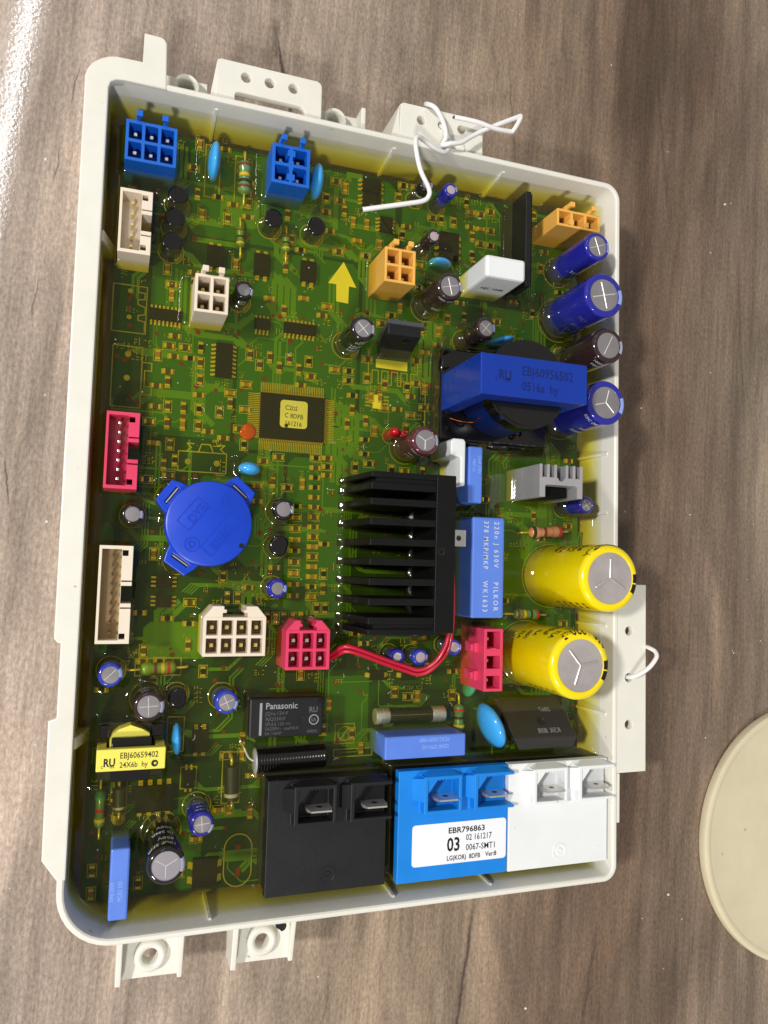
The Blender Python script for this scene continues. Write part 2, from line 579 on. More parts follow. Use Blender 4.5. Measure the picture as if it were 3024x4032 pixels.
        if cap:
            f.append(tuple(reversed(range(n))))
            f.append(tuple(range((len(path) - 1) * n, len(path) * n)))
        return s.add(v, f)

    def rotz(s, cx, cy, deg):
        c, q = math.cos(math.radians(deg)), math.sin(math.radians(deg))
        s.v = [(cx + (x - cx) * c - (y - cy) * q, cy + (x - cx) * q + (y - cy) * c, z) for x, y, z in s.v]
        return s

    def mesh(s, name, material, smooth=None):
        me = bpy.data.meshes.new(name)
        me.from_pydata([(x * MM, y * MM, z * MM) for x, y, z in s.v], [], s.f)
        me.materials.append(material)
        if smooth:
            for p in me.polygons:
                p.use_smooth = True
            me.set_sharp_from_angle(angle=math.radians(smooth))
        me.update()
        return me


def plate(outline, holes, z0, z1, bevel=0.0):
    """A flat piece with round or polygonal holes, as an MB."""
    cu = bpy.data.curves.new('plate', 'CURVE')
    cu.dimensions = '2D'
    cu.fill_mode = 'BOTH'
    cu.extrude = (z1 - z0) / 2 - bevel
    cu.bevel_depth = bevel
    cu.bevel_resolution = 1
    cu.offset = -bevel
    for pts in [outline] + list(holes):
        sp = cu.splines.new('POLY')
        sp.points.add(len(pts) - 1)
        for q, (x, y) in zip(sp.points, pts):
            q.co = (x, y, 0, 1)
        sp.use_cyclic_u = True
    o = bpy.data.objects.new('plate', cu)
    me = bpy.data.meshes.new_from_object(o)
    b = MB()
    b.add([(p.co.x, p.co.y, p.co.z + (z0 + z1) / 2) for p in me.vertices], [tuple(p.vertices) for p in me.polygons])
    bpy.data.objects.remove(o)
    bpy.data.curves.remove(cu)
    bpy.data.meshes.remove(me)
    return b


def circ(cx, cy, r, n=24, a0=0.0):
    return [(cx + r * math.cos(a0 + 2 * math.pi * i / n), cy + r * math.sin(a0 + 2 * math.pi * i / n)) for i in range(n)]


def lettering(items, z):
    """Flat printed letters: items are (text, x, y, size, degrees, width factor[, bold]); x, y is the lower-left corner of the line."""
    b = MB()
    for it in items:
        txt, x, y, size, deg, wf = it[:6]
        cu = bpy.data.curves.new('letters', 'FONT')
        cu.body = txt
        cu.size = size
        cu.resolution_u = 2
        if len(it) > 6:
            cu.offset = it[6]
        if len(it) > 7:
            cu.space_character = it[7]
        o = bpy.data.objects.new('letters', cu)
        me = bpy.data.meshes.new_from_object(o)
        c, s_ = math.cos(math.radians(deg)), math.sin(math.radians(deg))
        b.add([(x + p.co.x * wf * c - p.co.y * s_, y + p.co.x * wf * s_ + p.co.y * c, z) for p in me.vertices], [tuple(p.vertices) for p in me.polygons])
        bpy.data.objects.remove(o)
        bpy.data.curves.remove(cu)
        bpy.data.meshes.remove(me)
    return b


def wrap_round(b, cx, cy, r, a0, z0):
    """Wrap flat letters (x along, y up) on a standing cylinder."""
    b.v = [(cx + r * math.cos(a0 + x / r), cy + r * math.sin(a0 + x / r), z0 + y) for x, y, z in b.v]
    return b


def wrap_shoulder(b, cx, cy, r, a0, z0, Z, e, off=0.08):
    """Wrap letters up the side of a can and over its rounded shoulder (radius e, top at Z)."""
    out_ = []
    for x, y, z in b.v:
        t_ = a0 + x / r
        side = (Z - e) - z0
        if y <= side:
            rr, zz = r + off, z0 + y
        else:
            ph = min((y - side) / e, math.pi / 2)
            ex = max(0.0, (y - side) - e * math.pi / 2)
            rr, zz = r - e + (e + off) * math.cos(ph) - ex, Z - e + (e + off) * math.sin(ph)
        out_.append((cx + rr * math.cos(t_), cy + rr * math.sin(t_), zz))
    b.v = out_
    return b


def link(name, mesh, parent, label=None, kind=None, loc=None):
    o = bpy.data.objects.new(name, mesh)
    col.objects.link(o)
    if parent is not None:
        o.parent = parent
        L = parent['_o']
        o.matrix_parent_inverse = Matrix.Translation((-L[0] * MM, -L[1] * MM, -L[2] * MM))
    if loc is not None:
        o.location = (loc[0] * MM, loc[1] * MM, loc[2] * MM)
    if label:
        o['label'] = label
    if kind:
        o['kind'] = kind
    return o


def bevelled(o, w, seg=2):
    m = o.modifiers.new('edge', 'BEVEL')
    m.width = w * MM
    m.segments = seg
    m.limit_method = 'ANGLE'
    m.angle_limit = math.radians(40)
    return o


ORIG = {}


def empty(name, loc, parent=None, label=None):
    o = bpy.data.objects.new(name, None)
    col.objects.link(o)
    o.empty_display_size = 0.004
    if parent is not None:
        o.parent = parent
        p = parent['_o']
        o.location = ((loc[0] - p[0]) * MM, (loc[1] - p[1]) * MM, (loc[2] - p[2]) * MM)
    else:
        o.location = (loc[0] * MM, loc[1] * MM, loc[2] * MM)
    o['_o'] = [float(loc[0]), float(loc[1]), float(loc[2])]
    if label:
        o['label'] = label
    return o


ZB, ZR, ZRIM = 8.0, 13.0, 22.0      # board top, resin level, tray rim
FEET = []                            # what the resin creeps up: ('c', x, y, r) or ('r', x0, y0, x1, y1)


def foot_c(x, y, r, a=1.0):
    FEET.append(('c', x, y, r, a))


def foot_r(x0, y0, x1, y1, a=1.0):
    FEET.append(('r', x0, y0, x1, y1, a))

# ------------------------------------------------------------------ table
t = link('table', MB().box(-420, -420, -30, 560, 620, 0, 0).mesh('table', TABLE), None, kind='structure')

crumbs = MB()
for k in range(90):
    x, y, s_ = rnd.uniform(-30, 225), rnd.uniform(-70, 290), rnd.choice([0.12, 0.15, 0.2, 0.2, 0.35])
    if -7 < x < 152 and -14 < y < 208:
        continue
    crumbs.hexa([(x - s_, y - s_, 0.0), (x + s_, y - s_ * 0.7, 0.0), (x + s_ * 0.8, y + s_, 0.0), (x - s_ * 0.9, y + s_ * 0.8, 0.0)], [(x - s_ * 0.5, y - s_ * 0.4, s_), (x + s_ * 0.5, y - s_ * 0.3, s_), (x + s_ * 0.4, y + s_ * 0.5, s_), (x - s_ * 0.4, y + s_ * 0.4, s_)])
link('crumbs', crumbs.mesh('crumbs', WHW), None, 'tiny pale crumbs and dust on the wooden table', 'stuff')

# ------------------------------------------------------------------ the module: tray, board, resin and everything soldered on
ROOT = empty('control_module', (0, 0, 0), None, 'potted green circuit board full of components in a white plastic tray')
ROOT['category'] = 'circuit board'

tray = empty('tray', (70, 97, 0), ROOT, 'white plastic tray with mounting brackets and screw tabs')


def rounded(x0, y0, x1, y1, rs, n=8):
    """Counter-clockwise outline; rs are the radii at (x0,y0), (x1,y0), (x1,y1), (x0,y1)."""
    out = []
    for (cx, cy, sx, sy, r, a) in ((x0, y0, 1, 1, rs[0], math.pi), (x1, y0, -1, 1, rs[1], 1.5 * math.pi), (x1, y1, -1, -1, rs[2], 0), (x0, y1, 1, -1, rs[3], 0.5 * math.pi)):
        for i in range(n + 1):
            t_ = a + math.pi / 2 * i / n
            out.append((cx + sx * r + r * math.cos(t_), cy + sy * r + r * math.sin(t_)))
    return out


def loop(inset, z):
    r = 1.0
    o = rounded(-1.7 + inset, -1.0 + inset, 140.4 - inset, 195.6 - inset, [max(0.6, 12.5 - inset), max(0.6, 4.2 - inset), max(0.6, 5.0 - inset), max(0.6, 3.0 - inset)], 10)
    return [(x, y, z) for x, y in o]


rings = [loop(1.2, 0.0), loop(0.3, 1.0), loop(0.0, 3.0), loop(0.0, 21.3), loop(0.15, 21.75), loop(0.5, 22.0), loop(1.2, 22.0), loop(1.55, 21.75), loop(1.7, 21.3), loop(2.2, 2.5)]
b = MB()
n = len(rings[0])
for r_ in rings:
    b.v += r_
for k in range(len(rings) - 1):
    for i in range(n):
        j = (i + 1) % n
        b.f.append((k * n + i, k * n + j, (k + 1) * n + j, (k + 1) * n + i))
b.f.append(tuple(reversed(range(n))))
b.f.append(tuple(range((len(rings) - 1) * n, len(rings) * n)))
link('tray_wall', b.mesh('tray_wall', TRAY, 35), tray)

ledge = [(-1.7, 14.1), (-4.9, 18.6), (-5.1, 47.9), (-3.5, 48.4), (-3.5, 64.4), (-4.2, 64.6), (-4.9, 65.4), (-5.1, 193.3), (-4.6, 195.0), (-3.6, 196.6), (-1.9, 198.0), (-0.2, 198.9), (1.6, 199.3), (7.2, 199.4), (7.3, 206.5), (11.0, 206.5), (12.0, 206.1), (12.5, 205.2), (12.8, 193.9), (3.4, 193.9), (1.6, 193.6), (0.5, 192.8), (0.1, 191.4), (0.1, 14.1)]
ledge = ledge[::-1]
o = link('rim_ledge', plate(ledge, [], 19.6, 22.25, 0.35).mesh('rim_ledge', TRAY, 40), tray)

# bracket with three holes and a slot, north edge
op = [(29.0, 195.2), (46.6, 195.2), (46.6, 197.2), (46.2, 198.1), (45.2, 198.6), (30.0, 198.6), (29.2, 198.3), (29.0, 197.6)]
out = [(24.4, 195.0), (50.9, 195.0), (50.9, 204.9), (50.5, 205.8), (49.6, 206.2), (25.4, 206.2), (24.6, 205.9), (24.4, 205.2)]
br = link('bracket', plate(out, [op] + [circ(x, 202.75, 1.25) for x in (31.6, 37.5, 43.5)], 18.2, 20.2, 0.2).mesh('bracket', TRAY, 40), tray)
b = MB()
b.prism([(23.0, 195.7), (24.38, 195.7), (24.38, 205.2)], 3, 19.9)
link('bracket_gusset', b.mesh('bracket_gusset', TRAY), tray)
# bracket that carries the knotted wire
out = [(72.2, 195.0), (96.6, 195.0), (96.6, 206.3), (73.2, 206.1), (72.4, 205.6)]
link('bracket', plate(out, [circ(x, 202.3, 1.2) for x in (78.3, 84.4, 90.2)], 18.2, 20.2, 0.2).mesh('bracket', TRAY, 40), tray)
b = MB()
b.prism([(69.8, 195.7), (72.18, 195.7), (72.18, 205.4)], 3, 19.9)
link('bracket_gusset', b.mesh('bracket_gusset', TRAY), tray)
b = MB().prism([(89.0, 195.7), (91.0, 195.7), (90.2, 198.9)], 20.2, 20.9)
link('bracket_rib', b.mesh('bracket_rib', TRAY), tray)
# screw bosses between the brackets
for bx, x0, x1 in ((17.7, 13.0, 22.9), (55.7, 50.95, 63.6)):
    b = MB().lathe([(2.15, 3), (3.1, 3), (3.1, 15.6), (2.9, 16), (2.3, 16), (2.15, 15.6), (2.15, 3)], bx, 199.9, 32)
    link('screw_boss', b.mesh('screw_boss', TRAY, 35), tray)
    link('boss_shelf', plate([(x0, 195.7), (x1, 195.7), (x1, 203.3), (x0, 203.3)], [circ(bx, 199.9, 3.05, 32)], 11.0, 13.0, 0.15).mesh('boss_shelf', TRAY), tray)
link('end_rib', MB().box(62.2, 195.7, 13.02, 63.4, 203.4, 18.2, 0.25).mesh('end_rib', TRAY), tray)
link('end_rib', MB().box(52.2, 195.7, 13.02, 53.0, 202.0, 14.6, 0.2).mesh('end_rib', TRAY), tray)
# long bracket on the east edge
link('bracket', plate([(139.9, 27.7), (149.9, 27.7), (149.9, 79.7), (139.9, 79.7)], [circ(144.2, y, 1.25) for y in (66.7, 53.7, 40.8)], 19.7, 21.7, 0.2).mesh('bracket', TRAY, 40), tray)
link('edge_step', MB().box(140.2, 14.3, 17.6, 141.4, 27.6, 21.6, 0.2).mesh('edge_step', TRAY), tray)
b = MB().prism([(140.3, 60.0), (149.0, 60.0), (149.0, 61.5), (140.3, 61.5)], 3.0, 19.65)
link('bracket_gusset', b.mesh('bracket_gusset', TRAY), tray)
# screw tabs on the south edge
for cx, x0, x1 in ((18.8, 11.3, 26.0), (44.5, 36.9, 52.1)):
    link('screw_tab', plate([(x0 + 0.4, -12.3), (x1 - 0.4, -12.6), (x1 - 0.4, -0.9), (x0 + 0.4, -0.9)], [circ(cx, -7.4, 1.75, 28)], 11.6, 14.0, 0.15).mesh('screw_tab', TRAY), tray)
    b = MB().lathe([(1.75, 13.95), (1.75, 15.0), (1.95, 15.3), (2.7, 15.6), (3.4, 15.3), (3.65, 14.6), (3.7, 13.95)], cx, -7.4, 36)
    b.f = [q for q in b.f if len(q) == 4]
    link('tab_collar', b.mesh('tab_collar', TRAY, 50), tray)
    link('tab_rib', MB().hexa([(x0, -12.6, 9), (x0 + 1.3, -12.6, 9), (x0 + 1.3, -0.95, 9), (x0, -0.95, 9)], [(x0, -12.6, 16.5), (x0 + 1.3, -12.6, 16.5), (x0 + 1.3, -0.95, 19.5), (x0, -0.95, 19.5)], 0.25).mesh('tab_rib', TRAY), tray)
    link('tab_rib', MB().hexa([(x1 - 1.1, -13.0, 9), (x1, -13.0, 9), (x1, -0.95, 9), (x1 - 1.1, -0.95, 9)], [(x1 - 1.1, -13.0, 15.2), (x1, -13.0, 15.2), (x1, -0.95, 18.5), (x1 - 1.1, -0.95, 18.5)], 0.25).mesh('tab_rib', TRAY), tray)
ink = [(47.6, -4.3), (50.4, -4.3), (50.6, -5.2), (50.2, -6.0), (49.4, -6.3), (48.9, -5.8), (48.1, -5.3)]
link('ink_mark', MB().prism(ink, 14.0, 14.04).mesh('ink_mark', INK), tray, 'black marker blot on the second screw tab')
# small ribs on the inner walls
for x in (24.5, 71.0, 103.5):
    link('wall_rib', MB().hexa([(x, 192.0, 6), (x + 0.7, 192.0, 6), (x + 0.7, 194.4, 6), (x, 194.4, 6)], [(x, 193.5, 19), (x + 0.7, 193.5, 19), (x + 0.7, 194.2, 19), (x, 194.2, 19)]).mesh('wall_rib', TRAY), tray)
for y in (177.5, 153.0, 116.5, 99.5, 67.5, 43.0):
    link('wall_rib', MB().hexa([(136.9, y, 6), (139.2, y, 6), (139.2, y + 0.7, 6), (136.9, y + 0.7, 6)], [(138.3, y, 19), (139.0, y, 19), (139.0, y + 0.7, 19), (138.3, y + 0.7, 19)]).mesh('wall_rib', TRAY), tray)
for x in (31.0, 76.0, 103.0):
    link('wall_rib', MB().hexa([(x, 0.2, 6), (x + 0.7, 0.2, 6), (x + 0.7, 2.0, 6), (x, 2.0, 6)], [(x, 0.5, 19), (x + 0.7, 0.5, 19), (x + 0.7, 1.2, 19), (x, 1.2, 19)]).mesh('wall_rib', TRAY), tray)
for y in (157.0, 40.5):
    link('wall_rib', MB().hexa([(0.0, y, 6), (3.6, y, 6), (3.6, y + 2.6, 6), (0.0, y + 2.6, 6)], [(0.0, y, 17.5), (0.6, y, 17.5), (0.6, y + 2.6, 17.5), (0.0, y + 2.6, 17.5)], 0.2).mesh('wall_rib', TRAY), tray)

# ------------------------------------------------------------------ the board
board = empty('printed_board', (70, 97, 6), ROOT, 'green printed circuit board under amber resin')
link('substrate', MB().box(3.0, 3.4, 6.4, 135.6, 190.9, ZB).mesh('substrate', PCBM), board)

# ------------------------------------------------------------------ builders for what is soldered on


def grid_connector(label, cx, cy, w, h, Z, nx, ny, m, wall=0.75, floor=14.7, latches=True, key=None, shoulder=0.0, pinmat=None, deg=0.0, tint=None):
    g = empty('connector', (cx, cy, ZB), ROOT, label)
    xs, ys = [-w / 2], [-h / 2]
    for i in range(nx):
        a = -w / 2 + wall + i * (w - wall) / nx
        xs += [a, a + (w - wall) / nx - wall]
    xs.append(w / 2)
    for i in range(ny):
        a = -h / 2 + wall + i * (h - wall) / ny
        ys += [a, a + (h - wall) / ny - wall]
    ys.append(h / 2)
    xs, ys = [cx + v for v in xs], [cy + v for v in ys]
    b = MB().voxel(xs, ys, [ZB, floor, Z], lambda i, j, k: k == 0 or i % 2 == 0 or j % 2 == 0)
    b.rotz(cx, cy, deg)
    bevelled(link('housing', b.mesh('housing', m), g), 0.1, 1)
    pin = MB().box(-0.42, -0.42, 0, 0.42, 0.42, 3.4, 0.12).mesh('pin', pinmat or STEEL)
    for i in range(nx):
        for j in range(ny):
            link('pin', pin, g, loc=((xs[2 * i + 1] + xs[2 * i + 2]) / 2, (ys[2 * j + 1] + ys[2 * j + 2]) / 2, floor))
    if tint:
        link('cell_floor', MB().box(cx - w / 2 + wall, cy - h / 2 + wall, floor - 0.05, cx + w / 2 - wall, cy + h / 2 - wall, floor + 0.08).mesh('cell_floor', tint), g)
    if shoulder > 0:
        for s_ in (-1, 1):
            pts = [(cx + s_ * w / 2 * k, cy + h / 2 + q) for k, q in ((1.0, 0.0), (0.62 if s_ > 0 else 0.62, shoulder), (0.36, shoulder), (0.36, shoulder - 0.8), (0.28, shoulder - 0.8), (0.28, shoulder - 1.6), (0.4, shoulder - 1.6), (0.4, 0.0))]
            pts[1] = (cx + s_ * (w / 2 - 2.2), cy + h / 2 + shoulder)
            if s_ < 0:
                pts = pts[::-1]
            bevelled(link('latch', MB().prism(pts, ZB + 2, Z - 0.02).mesh('latch', m), g), 0.1, 1)
    elif latches:
        for s_ in (-1, 1):
            x = cx + s_ * w * 0.27
            pts = [(x - 0.45, cy + h / 2), (x + 0.45, cy + h / 2), (x + 0.45, cy + h / 2 + 2.3), (x - 0.45, cy + h / 2 + 2.3)]
            hook = [(x - 0.45, cy + h / 2 + 2.3), (x + 0.45, cy + h / 2 + 2.3), (x + 0.45 - s_ * 0.1, cy + h / 2 + 3.1), (x - 0.75 * s_, cy + h / 2 + 3.1), (x - 0.95 * s_, cy + h / 2 + 2.3)]
            b = MB().prism([(x - 0.5, cy + h / 2), (x + 0.5, cy + h / 2), (x + 0.5, cy + h / 2 + 1.3), (x - 0.5, cy + h / 2 + 1.3)], ZB + 2, Z - 0.03)
            b.box(x - 0.45, cy + h / 2 + 0.02, Z - 0.02, x + 0.45, cy + h / 2 + 1.28, Z + 1.6)
            b.box(x - 0.45 - (0.55 if s_ > 0 else 0), cy + h / 2 - 0.1, Z + 1.6, x + 0.45 + (0.55 if s_ < 0 else 0), cy + h / 2 + 1.28, Z + 2.5)
            b.rotz(cx, cy, deg)
            bevelled(link('latch', b.mesh('latch', m), g), 0.12, 1)
    if key:
        for (kx, ky, kw, kh) in key:
            link('key_rib', MB().box(cx + kx - kw / 2, cy + ky - kh / 2, floor - 0.1, cx + kx + kw / 2, cy + ky + kh / 2, Z + 0.03).mesh('key_rib', m), g)
    foot_r(cx - w / 2, cy - h / 2, cx + w / 2, cy + h / 2, 1.25)
    return g


def slot_connector(label, cx, cy, w, h, Z, npin, m, inner, pinmat, floor=14.7):
    g = empty('connector', (cx, cy, ZB), ROOT, label)
    x0, x1, y0, y1 = cx - w / 2, cx + w / 2, cy - h / 2, cy + h / 2
    # plan: west wall, cavity, inner east wall, latch bar with end pockets and a gap in the middle
    xs = [x0, x0 + 0.6, x0 + 4.9, x0 + 5.0, x1 - 1.0, x1 - 0.35, x1]
    ys = [y0, y0 + 0.8, y0 + 1.0, y0 + 2.3, cy - 3.2, cy - 2.9, cy - 2.0, cy + 2.0, cy + 2.9, cy + 3.2, y1 - 2.3, y1 - 1.0, y1 - 0.8, y1]

    def solid(i, j, k):
        if j in (0, 12) or i == 0:
            return True
        if (j in (2, 10) and i == 3) or (j == 6 and i > 2):
            return False
        if k == 0:
            return True
        if i == 1:
            return False
        if j in (4, 8):
            return i == 2
        return True
    b = MB().voxel(xs, ys, [ZB, floor, Z], solid)
    bevelled(link('housing', b.mesh('housing', m), g), 0.08, 1)
    link('cavity_floor', MB().box(x0 + 0.62, y0 + 0.82, floor, x0 + 4.88, y1 - 0.82, floor + 0.06).mesh('cavity_floor', inner), g)
    pin = MB().box(-0.3, -0.3, 0, 0.3, 0.3, 3.0, 0.1).mesh('pin', pinmat)
    for k in range(npin):
        link('pin', pin, g, loc=(x0 + 3.0, y0 + 2.4 + (h - 4.8) * k / (npin - 1), floor + 0.06))
    foot_r(x0, y0, x1, y1, 1.2)
    return g


def ecap(label, cx, cy, r, Z, sleeve, stripe, score=4, ang=0.0, sdir=0.0, lines=(), pm=PRT_WHITE, disc=0.72, face=None, tilt=0.0, wide=0.42, edge=None):
    g = empty('capacitor', (cx, cy, ZB), ROOT, label)
    face = face or CAPTOP
    e = edge or min(0.9, r * 0.28)
    rt = r * disc
    prof = [(r * 0.96, ZB), (r, ZB + 0.6)] + [(r - e + e * math.cos(q), Z - e + e * math.sin(q)) for q in [math.pi / 2 * i / 6 for i in range(7)]] + [(rt + 0.12, Z), (rt, Z - 0.1), (rt, Z - 0.35)]
    b = MB().lathe(prof, cx, cy, 72)
    link('sleeve', b.mesh('sleeve', sleeve, 40), g)
    link('top_disc', MB().lathe([(rt + 0.02, Z - 0.45), (rt + 0.02, Z - 0.22), (rt * 0.6, Z - 0.18), (0.001, Z - 0.16)], cx, cy, 36).mesh('top_disc', face, 40), g)
    if score:
        b = MB()
        ww = max(0.1, r * 0.026)
        for k in range(score):
            t_ = ang + 2 * math.pi * k / score
            L = rt * 0.82
            ux, uy = math.cos(t_), math.sin(t_)
            px, py = -uy * ww, ux * ww
            s0 = 0.0 if score == 3 else (0.0 if k % 2 == 0 else 0.0)
            a = (cx + ux * s0, cy + uy * s0)
            c = (cx + ux * L, cy + uy * L)
            z0, z1 = Z - 0.17 + 0.001 * k, Z - 0.17 + ww * 0.9 + 0.001 * k
            v = [(a[0] + px, a[1] + py, z0), (a[0] - px, a[1] - py, z0), (c[0] - px, c[1] - py, z0 - 0.03), (c[0] + px, c[1] + py, z0 - 0.03), (a[0], a[1], z1), (c[0], c[1], z1 - 0.03)]
            b.add(v, [(0, 4, 5, 3), (4, 1, 2, 5), (3, 5, 2), (0, 1, 4)])
        link('vent_score', b.mesh('vent_score', mat('score_line', (232, 228, 226), 0.4, metal=0.3)), g)
    if stripe:
        o_ = 0.035
        p2 = [(r + o_, ZB + 0.7)] + [(r - e + (e + o_) * math.cos(q), Z - e + (e + o_) * math.sin(q)) for q in [math.pi / 2 * i / 6 for i in range(7)]] + [(rt + 0.16, Z + o_)]
        link('polarity_stripe', MB().lathe(p2, cx, cy, 10, sdir - wide, sdir + wide).mesh('polarity_stripe', stripe, 40), g)
    if lines:
        b = MB()
        for (txt, a0, z, size) in lines:
            q = wrap_shoulder(lettering([(txt, 0, 0, size, 0, 0.85, 0.02)], 0), cx, cy, r, a0, z, Z, e, 0.06)
            b.add(q.v, q.f)
        link('printing', b.mesh('printing', pm), g)
    if tilt:
        g.rotation_euler = (0, math.radians(tilt), 0)
    foot_c(cx, cy, r, 1.15)
    return g


def to92(label, cx, cy, r, Z, deg):
    b = MB()
    pts = [(cx + r * math.cos(t_), cy + r * math.sin(t_)) for t_ in [math.radians(-55 + 290 * i / 22) for i in range(23)]]
    b.prism(pts, ZB, Z).rotz(cx, cy, deg)
    g = empty('transistor', (cx, cy, ZB), ROOT, label)
    o = bevelled(link('body', b.mesh('body', BLACKG, 30), g), 0.7, 3)
    foot_c(cx, cy, r, 0.9)


def disc_cap(label, cx, cy, L, th, Z, deg, zc=None, m=SKY):
    g = empty('disc_capacitor', (cx, cy, ZB), ROOT, label)
    rz = L / 2
    b = MB().ellipsoid((cx, cy, Z - rz), L / 2, th / 2, rz, 32, 18, math.radians(deg), 0.02)
    link('body', b.mesh('body', m, 60), g)
    c, s_ = math.cos(math.radians(deg)), math.sin(math.radians(deg))
    for k in (-1, 1):
        x, y = cx + k * L * 0.3 * c, cy + k * L * 0.3 * s_
        link('lead', MB().cyl_along((x, y, ZB), (x, y, max(ZB + 1, Z - rz)), [(0, 0.3), (max(1, Z - rz - ZB), 0.3)], 8).mesh('lead', m), g)
    foot_r(cx - abs(c) * L * 0.42 - abs(s_) * th * 0.4, cy - abs(s_) * L * 0.42 - abs(c) * th * 0.4, cx + abs(c) * L * 0.42 + abs(s_) * th * 0.4, cy + abs(s_) * L * 0.42 + abs(c) * th * 0.4, 1.1)


def resistor(label, p0, p1, r, z, body, bands, ext=2.6):
    cx, cy = (p0[0] + p1[0]) / 2, (p0[1] + p1[1]) / 2
    g = empty('resistor', (cx, cy, ZB), ROOT, label)
    a, c = Vector((p0[0], p0[1], z)), Vector((p1[0], p1[1], z))
    L = (c - a).length
    d = (c - a).normalized()
    prof = [(0, 0.35 * r), (0.06 * L, 0.85 * r), (0.13 * L, r), (0.26 * L, r), (0.32 * L, 0.84 * r), (0.68 * L, 0.84 * r), (0.74 * L, r), (0.87 * L, r), (0.94 * L, 0.85 * r), (L, 0.35 * r)]
    link('body', MB().cyl_along(a, c, prof, 20).mesh('body', body, 50), g)
    for f_, m in bands:
        rr = (r if f_ < 0.28 or f_ > 0.72 else 0.84 * r) + 0.03
        q = a + d * (f_ * L - 0.045 * L)
        link('band', MB().cyl_along(q, q + d, [(0, rr), (0.09 * L, rr)], 20).mesh('band', m, 50), g)
    for s0, dr in ((a, -d), (c, d)):
        e_ = s0 + dr * ext
        link('lead', MB().tube([s0 - dr * 0.3, s0 + dr * (ext * 0.6), e_ + Vector((0, 0, -0.5)), (e_.x, e_.y, ZB)], 0.3, 8, 4).mesh('lead', GOLD, 60), g)


def film_box(label, cx, cy, w, h, Z, texts=(), m=FILM, bev=0.45, pm=PRT_LBLUE):
    g = empty('film_capacitor', (cx, cy, ZB), ROOT, label)
    link('case', MB().box(cx - w / 2, cy - h / 2, ZB, cx + w / 2, cy + h / 2, Z, bev).mesh('case', m), g)
    if texts:
        link('printing', lettering(texts, Z + 0.02).mesh('printing', pm), g)
    foot_r(cx - w / 2, cy - h / 2, cx + w / 2, cy + h / 2, 1.25)
    return g


def chip_ic(label, cx, cy, w, h, nl, side, Z=9.6, dot=True, lead=1.1, name='chip'):
    """side 'x': leads on the west and east edges, 'y': on the north and south edges, 'xy': on all four."""
    g = empty(name, (cx, cy, ZB), ROOT, label)
    link('package', MB().box(cx - w / 2, cy - h / 2, ZB + 0.15, cx + w / 2, cy + h / 2, Z, 0.15).mesh('package', EPOXY), g)
    if not isinstance(nl, tuple):
        nl = (nl, nl)
    pitchx, pitchy = h / nl[0], w / nl[1]
    if 'x' in side:
        me = MB().voxel([-lead, -lead * 0.35, 0.0], [-pitchx * 0.24, pitchx * 0.24], [0, 0.18, 0.8], lambda i, j, k: (i == 0 and k == 0) or i == 1).mesh('lead', GOLD)
        for k in range(nl[0]):
            y = cy - h / 2 + (k + 0.5) * pitchx
            link('lead', me, g, loc=(cx - w / 2, y, ZB + 0.09))
            o = link('lead', me, g, loc=(cx + w / 2, y, ZB + 0.09))
            o.rotation_euler = (0, 0, math.pi)
    if 'y' in side:
        me = MB().voxel([-pitchy * 0.24, pitchy * 0.24], [-lead, -lead * 0.35, 0.0], [0, 0.18, 0.8], lambda i, j, k: (j == 0 and k == 0) or j == 1).mesh('lead', GOLD)
        for k in range(nl[1]):
            x = cx - w / 2 + (k + 0.5) * pitchy
            link('lead', me, g, loc=(x, cy - h / 2, ZB + 0.09))
            o = link('lead', me, g, loc=(x, cy + h / 2, ZB + 0.09))
            o.rotation_euler = (0, 0, math.pi)
    KEEP.append((cx - w / 2 - lead, cy - h / 2 - lead, cx + w / 2 + lead, cy + h / 2 + lead))
    return g


KEEP = []       # places on the board that are taken

# ------------------------------------------------------------------ connectors
grid_connector('blue six-way connector in the top left corner of the board', 10.1, 181.5, 11.7, 9.8, 19.6, 3, 2, BLUE)
grid_connector('blue four-way connector with a centre key beside a blue disc capacitor', 43.5, 182.3, 9.6, 10.1, 20.9, 2, 2, BLUE, wall=0.8, key=[(0, 3.1, 1.9, 1.6), (0, -3.1, 1.9, 1.6), (0, 0, 1.2, 2.2), (-2.6, 0.0, 1.2, 0.9), (2.6, 0, 1.2, 0.9)])
grid_connector('cream four-way connector next to a small black capacitor', 25.4, 146.4, 7.9, 9.2, 22.0, 2, 2, CREAM, wall=0.7, pinmat=GOLD, tint=mat('resin_bounce_tint', (150, 108, 58), 0.4))  # cell floor colour combines resin amber and painted-in warm bounced light
grid_connector('orange four-way connector right of the yellow arrow', 72.9, 160.9, 8.5, 9.2, 21.7, 2, 2, ORANGE, wall=0.7)
grid_connector('orange three-way connector in the top right corner', 126.4, 182.5, 14.2, 4.9, 22.0, 3, 1, ORANGE, wall=0.7, key=[(-2.4, -0.9, 1.6, 1.4), (2.4, -0.9, 1.6, 1.4)])
grid_connector('cream eight-way connector left of the pink six-way one', 34.4, 65.4, 14.8, 9.2, 19.5, 4, 2, CREAM, wall=0.75, shoulder=2.6, pinmat=GOLD, tint=mat('resin_bounce_tint', (150, 108, 58), 0.4))
grid_connector('pink six-way connector where the red wires start', 52.3, 62.1, 11.0, 9.6, 19.5, 3, 2, PINK, wall=0.75, shoulder=2.4)
slot_connector('cream shrouded pin header near the top of the left wall', 7.4, 162.0, 7.3, 15.3, 19.6, 5, CREAM, CREAM, GOLD)
slot_connector('pink shrouded pin header against the left wall', 7.0, 108.0, 7.3, 17.8, 19.1, 7, PINK, mat('pink_shadow_floor', (176, 34, 74), 0.5), STEEL)
